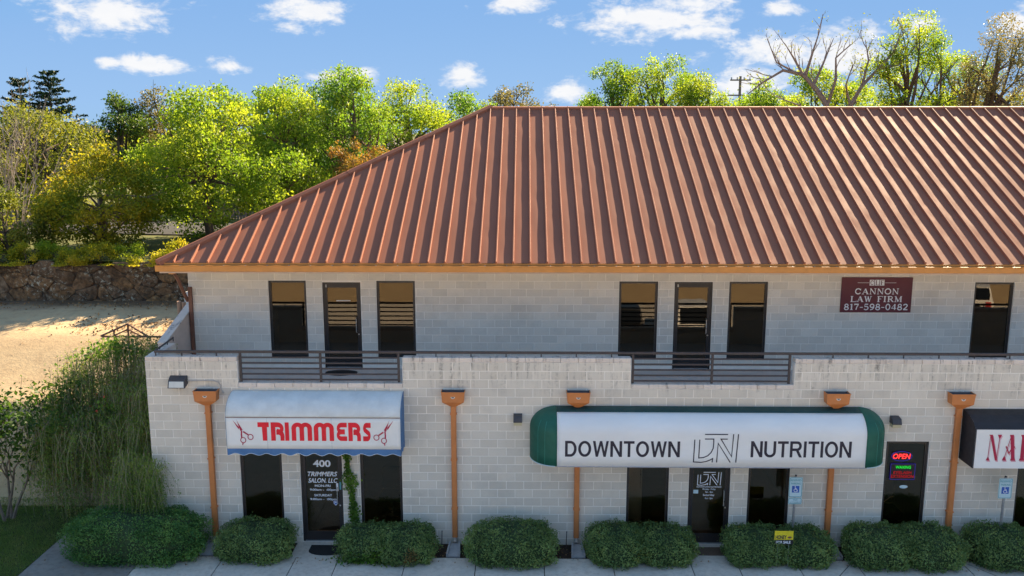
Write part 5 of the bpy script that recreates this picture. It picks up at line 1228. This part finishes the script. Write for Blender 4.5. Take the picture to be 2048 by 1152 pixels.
# ivy climbing the salon pier
iv = thing('ivy_vine', 'narrow green ivy climbing the wall between the salon door and window', 'vine', (4.31, 0.0, 0.0))
rs = np.random.default_rng(120); n = 1100; z = rs.uniform(0.3, 2.5, n); wdt = 0.035 + 0.035*np.abs(np.sin(z*3.1)) + 0.02*np.sin(z*9)
P = np.stack([0.05*np.sin(z*2.2) - 0.03*(z-1.2) + rs.normal(size=n)*wdt, -0.035 - rs.random(n)*0.05, z], 1)
quads_obj('leaves', leaf_quads(rs, P, 0.062, aspect=0.8, droop=0.8, up=np.tile([0, -1.0, 0.2], (n, 1)), keep=0.6), M['leaf_ivy'], iv)
MB().tube([(0.05*math.sin(z*2.2) - 0.03*(z-1.2), -0.016, z) for z in [0.0 + 0.25*i for i in range(11)]] , 0.008, 5).build('stem', M['stem'], iv)
MB().tube([(0.02, -0.02, 1.27), (-0.09, -0.03, 1.33), (-0.16, -0.03, 1.34)], 0.006, 5).build('side_shoot', M['stem'], iv)
iv2 = thing('ivy_clump', 'light green ivy spilling from the foot of the bush by the salon mat', 'vine', (4.85, -1.08, 0.0)); n = 420
P = np.stack([rs.normal(size=n)*0.32, rs.normal(size=n)*0.07, np.abs(rs.normal(size=n))*0.16 + 0.04], 1)
quads_obj('leaves', leaf_quads(rs, P, 0.065, aspect=0.8, droop=0.3), M['leaf_ivy'], iv2); MB().tube([(-0.3, 0, 0.03), (0, 0.03, 0.06), (0.35, 0, 0.03)], 0.006, 5).build('stem', M['stem'], iv2)

# ------------------------------------------------------------------ weeping shrub that hangs over the stair
def weeping(label, crown_pts, nstr, bottom, seed, lm, spread, leafn=26, lsize=0.055, brown=0.0):
    rs = np.random.default_rng(seed); rnd = random.Random(seed); t = thing('weeping_shrub', label, 'shrub', (crown_pts[0][0], crown_pts[0][1], 0.0)); ox, oy = crown_pts[0][0], crown_pts[0][1]
    segs = []; C = []; D = []; B = []
    for i in range(nstr):
        a = crown_pts[rnd.randrange(len(crown_pts))]; p = np.array([a[0] - ox + rnd.gauss(0, a[3]), a[1] - oy + rnd.gauss(0, a[3]*0.8), a[2] + rnd.gauss(0, 0.12)])
        ang = rnd.uniform(0, 6.28); r = rnd.uniform(0.1, spread); zl = rnd.uniform(*bottom) if rnd.random() < 0.55 else rnd.uniform(bottom[0], p[2] - 0.5)
        ex, ey = p[0] + math.cos(ang)*r, p[1] + math.sin(ang)*r*0.7 - 0.15; pts = []
        for k in range(9):
            s = k / 8; f = 1 - (1 - s) ** 2.2
            pts.append((p[0] + (ex - p[0])*f + rnd.gauss(0, 0.02), p[1] + (ey - p[1])*f + rnd.gauss(0, 0.02), p[2] + 0.22*math.sin(min(1, s*3)*math.pi)*(1-s) - (p[2] - zl) * s ** 1.35))
        if i % 3 == 0: segs.append((pts, [0.006 - 0.0004*k for k in range(9)]))
        A = np.array(pts); u = rs.uniform(0.03, 0.999, leafn) * 8; k0 = u.astype(int); f = (u - k0)[:, None]
        c = A[k0]*(1-f) + A[np.minimum(k0+1, 8)]*f + rs.normal(size=(leafn, 3))*0.045
        (B if rnd.random() < brown else C).append(c)
    quads_obj('foliage', leaf_quads(rs, np.concatenate(C), lsize, droop=1.3, aspect=0.38), lm, t)
    if B: quads_obj('faded_foliage', leaf_quads(rs, np.concatenate(B), lsize, droop=1.3, aspect=0.38), M['leaf_weep_b'], t)
    limb_mesh(segs, 4).build('strands', M['stem'], t, fix=False)
    return t
ws = weeping('large weeping green shrub hanging over the stair beside the building', [(-2.2, 2.9, 4.05, .35), (-1.6, 2.7, 4.15, .35), (-1.0, 2.3, 4.1, .28), (-2.9, 2.8, 3.75, .35), (-3.2, 2.4, 3.4, .3), (-2.6, 2.2, 3.3, .4), (-1.7, 1.9, 3.3, .4), (-1.0, 1.5, 3.2, .3), (-3.2, 1.7, 2.6, .4), (-2.2, 1.4, 2.6, .45), (-1.3, 1.1, 2.5, .4), (-0.75, 0.7, 2.6, .22), (-3.3, 1.9, 2.9, .25), (-3.1, 1.0, 2.4, .25), (-2.5, 0.8, 2.4, .35), (-3.3, 1.4, 2.3, .2), (-0.8, 1.9, 3.9, .2), (-0.8, 1.2, 3.3, .2)], 3200, (0.25, 1.1), 130, M['leaf_weep'], 0.52, brown=0.15)
limb_mesh([(curve_pts((0.1*i - 0.2, -0.4 + 0.1*i, -0.05), (dx, dy, dz), 0, random.Random(i), 0.1, 6), [0.07, 0.06, 0.05, 0.04, 0.03, 0.015]) for i, (dx, dy, dz) in enumerate(((0.0, 0, 3.9), (1.0, -0.4, 3.9), (-1.0, -0.3, 3.3), (0.5, -0.8, 3.0), (-1.3, -0.8, 2.6)))]).build('stems', M['bark'], ws, fix=False)
rs = np.random.default_rng(133); n = 90; bp = np.stack([rs.uniform(-1.9, 1.2, n), rs.uniform(-1.6, -0.9, n), rs.uniform(0.9, 3.2, n)], 1)
quads_obj('berries', leaf_quads(rs, bp, 0.06, aspect=0.9), M['berry'], ws)
w2 = weeping('small weeping green shrub overlapping the building corner above the long hedge', [(-0.75, -0.05, 2.05, .16), (-0.45, -0.2, 2.0, .16), (-0.2, -0.3, 1.95, .14), (-1.0, 0.0, 1.7, .2), (-0.3, -0.25, 1.5, .16)], 330, (0.55, 1.1), 131, M['leaf_weep'], 0.32, 24, 0.05)
limb_mesh([(curve_pts((0, 0, -0.05), (dx, -0.1, dz), 0, random.Random(i+9), 0.06, 6), [0.03, 0.028, 0.024, 0.02, 0.014, 0.006]) for i, (dx, dz) in enumerate(((-0.05, 2.2), (0.3, 2.25), (0.5, 2.1)))]).build('stems', M['stem'], w2, fix=False)
# broad leaved vine on top of the weeping shrub
n = 700; rs = np.random.default_rng(134); vv = thing('climbing_vine', 'light green broad leaved vine draped on top of the large weeping shrub', 'vine', (-2.1, 2.6, 0.0))
P = np.stack([rs.normal(size=n)*0.55 - 0.2, rs.normal(size=n)*0.25, 4.12 + rs.normal(size=n)*0.13], 1); P[:, 2] -= np.abs(P[:, 0]+0.1)*0.28; P[:120] = np.array([-1.3, -0.55, 3.1]) + rs.normal(size=(120, 3))*np.array([0.15, 0.1, 0.2]); P[120:200] = np.array([0.1, -1.1, 2.75]) + rs.normal(size=(80, 3))*np.array([0.14, 0.1, 0.14])
quads_obj('leaves', leaf_quads(rs, P, 0.085, aspect=0.8, droop=0.5), M['leaf_ivy'], vv); MB().tube([(-1.3, -0.5, 3.2), (-0.8, 0, 3.95), (0, 0, 4.15), (0.6, 0, 3.95)], 0.008, 5).build('stem', M['stem'], vv)
# small multi stem tree on the lawn
bt = bare_tree('lawn_tree', 'small multi stemmed tree with sparse dark leaves on the lawn', -4.55, 1.1, 0.02, 3.4, 0.34, 'bark_mid', 52, stems=4, levels=3, r0=0.045, first=0.45, leaves=2400, lm=M['leaf_dark'])

# grass blades on the lawn
rs = np.random.default_rng(140); n = 40000; gx_ = rs.uniform(-6.8, -2.72, n); gy_ = rs.uniform(-2.2, 2.15, n)
b0 = np.stack([gx_, gy_, [max(0.015, lot_h(a, b)) if b > 1.6 else 0.015 for a, b in zip(gx_, gy_)]], 1); d = rs.normal(size=(n, 3))*0.4; d[:, 2] = 1; hgt = rs.uniform(0.03, 0.075, (n, 1)); w = np.stack([rs.normal(size=n), rs.normal(size=n), np.zeros(n)], 1); w /= np.linalg.norm(w, axis=1)[:, None]
tag(quads_obj('grass', np.stack([b0 - w*0.006, b0 + w*0.006, b0 + d*hgt], 1), M['grass'], None, 3), 'short green lawn grass beside the path', 'grass', kind='stuff')
# dry leaves on the lot, scraps in the bed
rs = np.random.default_rng(141); n = 900; lx = rs.normal(size=n)*1.2 - 4.6; ly = rs.normal(size=n)*0.5 + 8.6; far = rs.random(n) < 0.45; lx[far] = rs.uniform(-13, -1.5, far.sum()); ly[far] = 11.4 - np.abs(rs.normal(size=far.sum()))*0.5
P = np.stack([lx, ly, [lot_h(a, b) + 0.02 for a, b in zip(lx, ly)]], 1); tag(quads_obj('leaf_litter', leaf_quads(rs, P, 0.08, aspect=0.7, up=np.tile([0, 0, 1.0], (n, 1)), keep=0.8), M['litter']), 'dry brown leaf litter lying on the sandy lot', 'leaves', kind='stuff')
n = 1500; P = np.stack([rs.uniform(-0.3, 21, n), rs.uniform(-0.72, -0.02, n), np.full(n, 0.0)], 1); ok = np.ones(n, bool)
for a, b in DOORS_X: ok &= ~((P[:, 0] > a - 0.14) & (P[:, 0] < b + 0.14))
tag(quads_obj('mulch', leaf_quads(rs, P[ok], 0.05, aspect=0.5, up=np.tile([0, 0, 1.0], (ok.sum(), 1)), keep=0.6), M['litter']), 'brown bark mulch and dry leaves in the planting bed', 'mulch', kind='stuff')

# ------------------------------------------------------------------ stone retaining wall
SW = thing('stone_wall', 'dark dry stone retaining wall at the back of the sandy lot', 'wall', (0, 11.9, 3.3))
MB().box(-30, -1.3, 0.02, 0.5, -0.5, 1.52).build('backfill', M['stone_gap'], SW)
rw = random.Random(5)
WX0, WX1, WZ1 = -15.2, -1.35, 1.62
seeds = []; tries = 0
while len(seeds) < 80 and tries < 9000:
    tries += 1; q = (rw.uniform(WX0, WX1), rw.uniform(0.0, WZ1))
    if all(((q[0]-p[0])/1.35)**2 + (q[1]-p[1])**2 > rw.uniform(0.22, 0.62)**2 for p in seeds): seeds.append(q)
def clip(poly, nx, nz, d):   # keep the side nx*x + nz*z <= d
    out = []
    for i in range(len(poly)):
        a_, b_ = poly[i], poly[(i+1) % len(poly)]; da, db = nx*a_[0]+nz*a_[1]-d, nx*b_[0]+nz*b_[1]-d
        if da <= 0: out.append(a_)
        if da * db < 0: u = da / (da - db); out.append((a_[0]+(b_[0]-a_[0])*u, a_[1]+(b_[1]-a_[1])*u))
    return out
for i_, p in enumerate(seeds):
    top = WZ1 - 0.10 + 0.14*math.sin(p[0]*1.9) + rw.uniform(-0.06, 0.06)
    poly = [(p[0]-1.2, -0.1), (p[0]+1.2, -0.1), (p[0]+1.2, top), (p[0]-1.2, top)]
    for q in seeds:
        if q is p or abs(q[0]-p[0]) > 2.2: continue
        nx, nz = (q[0]-p[0])/1.35**2, q[1]-p[1]; mx, mz = (p[0]+q[0])/2, (p[1]+q[1])/2; L = math.hypot(nx, nz); nx /= L; nz /= L
        poly = clip(poly, nx, nz, nx*mx + nz*mz - 0.005)
        if len(poly) < 3: break
    if len(poly) < 3: continue
    # round the corners off and bulge the face
    rd = []
    for j in range(len(poly)):
        a_, c_, b_ = poly[j-1], poly[j], poly[(j+1) % len(poly)]
        rd += [(c_[0]+(a_[0]-c_[0])*0.22, c_[1]+(a_[1]-c_[1])*0.22), (c_[0]+(b_[0]-c_[0])*0.22, c_[1]+(b_[1]-c_[1])*0.22)]
    cx, cz = sum(v[0] for v in rd)/len(rd), sum(v[1] for v in rd)/len(rd); d = rw.uniform(0.02, 0.08); tx, tz = rw.uniform(-.09, .09), rw.uniform(-.09, .09)
    rings = [[(cx+(v[0]-cx)*s_, y_ + (v[0]-cx)*tx*w_ + (v[1]-cz)*tz*w_ + rw.uniform(-.012, .012)*w_, cz+(v[1]-cz)*s_) for v in rd] for s_, y_, w_ in ((1, 0.1, 0), (1, -0.01, 0), (0.93, -d*0.7, 1), (0.7, -d, 1.3), (0.3, -d - 0.015, 1.3))]
    MB().loft(rings, True).build('stone', M['stone'], SW)
# log posts, white end wall, stair railing at the left corner
lp = thing('log_posts', 'pair of weathered log posts beside the stair wall', 'post', (-1.79, 6.0, 0))
for dx in (-0.07, 0.07): MB().tube([(dx, 0, 2.9), (dx + 0.004, 0.01, 3.8), (dx - 0.006, 0, 4.62 - dx*0.2)], [0.07, 0.066, 0.062], 9).build('log', M['log'], lp)
wwl = MB().prism([(-1.9, 2.8), (-0.42, 2.8), (-0.42, 4.98), (-1.72, 4.86), (-1.9, 4.80)], 'y', 6.5, 6.7).build('stair_wall', M['white_wall']); tag(wwl, 'sunlit white end wall behind the log posts', 'wall')
sr = thing('stair_railing', 'brown pipe stair railing with a peaked top rising over the weeping shrub', 'railing', (-2.7, 4.4, 0.0))
def rt(nm, pts, r=0.028): return MB().tube(pts, r, 7).build(nm, M['brace'], sr)
rt('lower_rail', [(-0.75, 0, 3.94), (1.05, 0, 3.94)]); rt('top_rail', [(-0.78, 0, 3.95), (0, 0, 4.30), (0.62, 0, 3.90)]); rt('mid_rail', [(-0.42, 0, 3.96), (0, 0, 4.15), (0.40, 0, 3.93)], 0.022)
rt('post', [(0, 0, 2.3), (0, 0, 4.29)]); rt('post', [(-0.40, 0, 2.3), (-0.40, 0, 4.11)]); rt('post', [(1.04, 0, 2.3), (1.04, 0, 3.95)]); rt('post', [(0.45, -0.8, 2.0), (0.45, -0.8, 3.9)])
# ------------------------------------------------------------------ far things
def pole(x, y, zb, zt, label):
    t = thing('utility_pole', label, 'pole', (x, y, zb)); H = zt - zb
    MB().tube([(0, 0, -0.2), (0, 0, H)], [0.15, 0.11], 8).build('pole_shaft', M['bark_grey'], t)
    for zz, w in ((H - 0.4, 0.9), (H - 1.7, 1.1)): MB().box(-w, w, -0.17, -0.05, zz, zz + 0.12).build('crossarm', M['bark_grey'], t)
    for x_ in (-0.8, -0.3, 0.3, 0.8): MB().tube([(x_, -0.11, H - 0.28), (x_, -0.11, H - 0.1)], 0.05, 6).build('insulator', M['galv'], t)
pole(27.2, 60, G0, 14.3, 'wooden utility pole with crossarms standing above the ridge'); pole(-16.6, 32, G0, 9.9, 'wooden utility pole among the trees left of the large round tree')
hw = thing('white_house', 'white house with grey roof glimpsed between the tree trunks', 'house', (-7.5, 53, G0))
MB().box(-4.5, 4.5, 0, 7, 0, 3.0).build('wall', M['white_wall'], hw); MB().prism([(-0.4, 2.95), (7.4, 2.95), (3.5, 5.0)], 'x', -4.9, 4.9).build('roof', M['shingle'], hw)
for x in (-3, 0.3, 2.9):
    w = MB().box(x - 0.5, x + 0.5, -0.05, -0.005, 1.0, 2.3).build('window', M['white_print'], hw); MB().box(x - 0.42, x + 0.42, -0.06, -0.051, 1.08, 2.22).build('pane', M['car_glass'], w)
MB().box(-1.5, -0.6, -0.05, -0.005, 0, 2.1).build('door', M['brace'], hw)
bf = thing('board_fence', 'low grey board fence beyond the trees beside the hip', 'fence', (-6.0, 27.2, G0 - 0.05))
for i in range(46): MB().box(-2.6 + i*0.16, -2.6 + i*0.16 + 0.145, -0.012, 0.012, 0.0, 1.15 + 0.02*((i*7) % 3)).build('board', M['bark_grey'], bf)
for z in (0.3, 0.9): MB().box(-2.6, 4.76, 0.013, 0.06, z, z + 0.09).build('rail', M['bark_grey'], bf)

# ------------------------------------------------------------------ parked cars that the upper windows mirror
def car(label, x, y, rz, L, Wd_, H, paint, suv):
    t = thing('parked_car', label, 'car', (x, y, -0.13), rz); a = L/2; b = Wd_/2; hb = H*0.56
    def ring(yy, w, z0, z1, r=0.08): return [(-w+r, yy, z0), (w-r, yy, z0), (w, yy, z0+r), (w, yy, z1-r), (w-r*1.2, yy, z1), (-w+r*1.2, yy, z1), (-w, yy, z1-r), (-w, yy, z0+r)]
    MB().loft([ring(-a, b*0.86, 0.35, hb*0.82), ring(-a*0.95, b*0.96, 0.24, hb*0.92), ring(-a*0.5, b, 0.22, hb), ring(a*0.6, b, 0.22, hb), ring(a*0.95, b*0.97, 0.24, hb*(1.0 if suv else 0.93)), ring(a, b*0.9, 0.38, hb*0.9)]).build('body', M[paint], t, smooth=False)
    e = 0.93 if suv else 0.72
    MB().loft([ring(-a*0.28, b*0.90, hb - 0.02, hb + 0.02, 0.01), ring(-a*0.02, b*0.80, hb - 0.02, H*0.985, 0.06), ring(a*0.45, b*0.80, hb - 0.02, H, 0.06), ring(a*(e - 0.14), b*0.78, hb - 0.02, H*0.97, 0.06), ring(a*e, b*0.88, hb - 0.02, hb + 0.04, 0.01)]).build('cabin', M['car_glass'], t)
    MB().loft([ring(-a*0.0, b*0.79, H*0.975, H*1.0, 0.01), ring(a*0.45, b*0.80, H*0.98, H*1.02, 0.01), ring(a*(e - 0.13), b*0.77, H*0.965, H*1.0, 0.01)]).build('roof_panel', M[paint], t)
    for sx in (-1, 1):
        MB().loft([[(sx*b*0.80, a*(e-0.14), H*0.97), (sx*b*0.72, a*(e-0.14)+0.02, H*0.97), (sx*b*0.78, a*e+0.03, hb), (sx*b*0.90, a*e+0.02, hb)], [(sx*b*0.80, a*(e-0.24), H*0.97), (sx*b*0.72, a*(e-0.24), H*0.97), (sx*b*0.78, a*(e-0.16), hb), (sx*b*0.92, a*(e-0.16), hb)]]).build('rear_pillar', M[paint], t)
        MB().box(sx*b*0.70 - 0.12, sx*b*0.70 + 0.12, a*0.99, a + 0.02, hb*0.62, hb*0.9).build('tail_light', M['tail'], t)
        for yy in (-a*0.62, a*0.6):
            w = MB().tube([(sx*(b - 0.2), yy, 0.33), (sx*(b + 0.01), yy, 0.33)], 0.33, 20).build('wheel', M['tyre'], t); MB().tube([(sx*(b + 0.011), yy, 0.33), (sx*(b + 0.02), yy, 0.33)], 0.2, 14).build('rim', M['steel'], w)
    MB().box(-0.26, 0.26, a + 0.005, a + 0.02, hb*0.62, hb*0.76).build('number_plate', M['black'], t)
    MB().bbox(-b*0.9, b*0.9, a - 0.05, a + 0.06, 0.32, 0.52, 0.02).build('bumper', M['black'], t)
car('white sport utility car mirrored in the upstairs door by the law office sign', 16.2, -16.4, 0.0, 4.7, 1.9, 1.75, 'car_white', True)
car('dark saloon car parked next to the white sport utility car', 13.1, -16.6, 0.0, 4.5, 1.8, 1.45, 'car_dark', False)
car('white hatchback parked far along the lot', 33.2, -23.0, 0.4, 4.3, 1.8, 1.5, 'car_white', True)

# utility boxes half hidden by the hedge, kerb ramp joint, scraps
ub = thing('utility_box', 'pair of small grey utility boxes on the wall above the hedge by the black awning', 'utility box', (19.05, 0, 0.4))
MB().bbox(-0.16, 0.02, -0.09, -0.004, 0.0, 0.22, 0.008).build('box', M['conduit'], ub); MB().bbox(0.06, 0.42, -0.11, -0.004, 0.02, 0.24, 0.01).build('box', M['galv'], ub)
MB().tube([(-0.07, -0.045, -0.4), (-0.07, -0.045, 0.0)], 0.014, 6).build('conduit', M['conduit'], ub); MB().tube([(-0.02, -0.095, 0.16), (-0.02, -0.105, 0.16)], 0.02, 8).build('dial', M['tail'], ub)
for x0, y0, x1, y1 in ((15.78, -0.76, 15.0, -1.75), (18.2, -0.76, 18.9, -1.75)):
    d = Vector((x1 - x0, y1 - y0, 0)); n = Vector((-d.y, d.x, 0)).normalized() * 0.009
    MB().add([(x0 - n.x, y0 - n.y, 0.0235), (x0 + n.x, y0 + n.y, 0.0235), (x1 + n.x, y1 + n.y, 0.0235), (x1 - n.x, y1 - n.y, 0.0235)], [(0, 1, 2, 3)]).build('ramp_joint', M['joint'], side)
rs = np.random.default_rng(150); n = 160; P = np.stack([rs.uniform(-2.6, 20.5, n), -0.78 - np.abs(rs.normal(size=n)) * 0.18, np.full(n, 0.035)], 1)
tag(quads_obj('fallen_leaves', leaf_quads(rs, P, 0.05, aspect=0.6, up=np.tile([0, 0, 1.0], (n, 1)), keep=0.85), M['litter']), 'scattered dry leaves on the sidewalk along the hedges', 'leaves', kind='stuff')
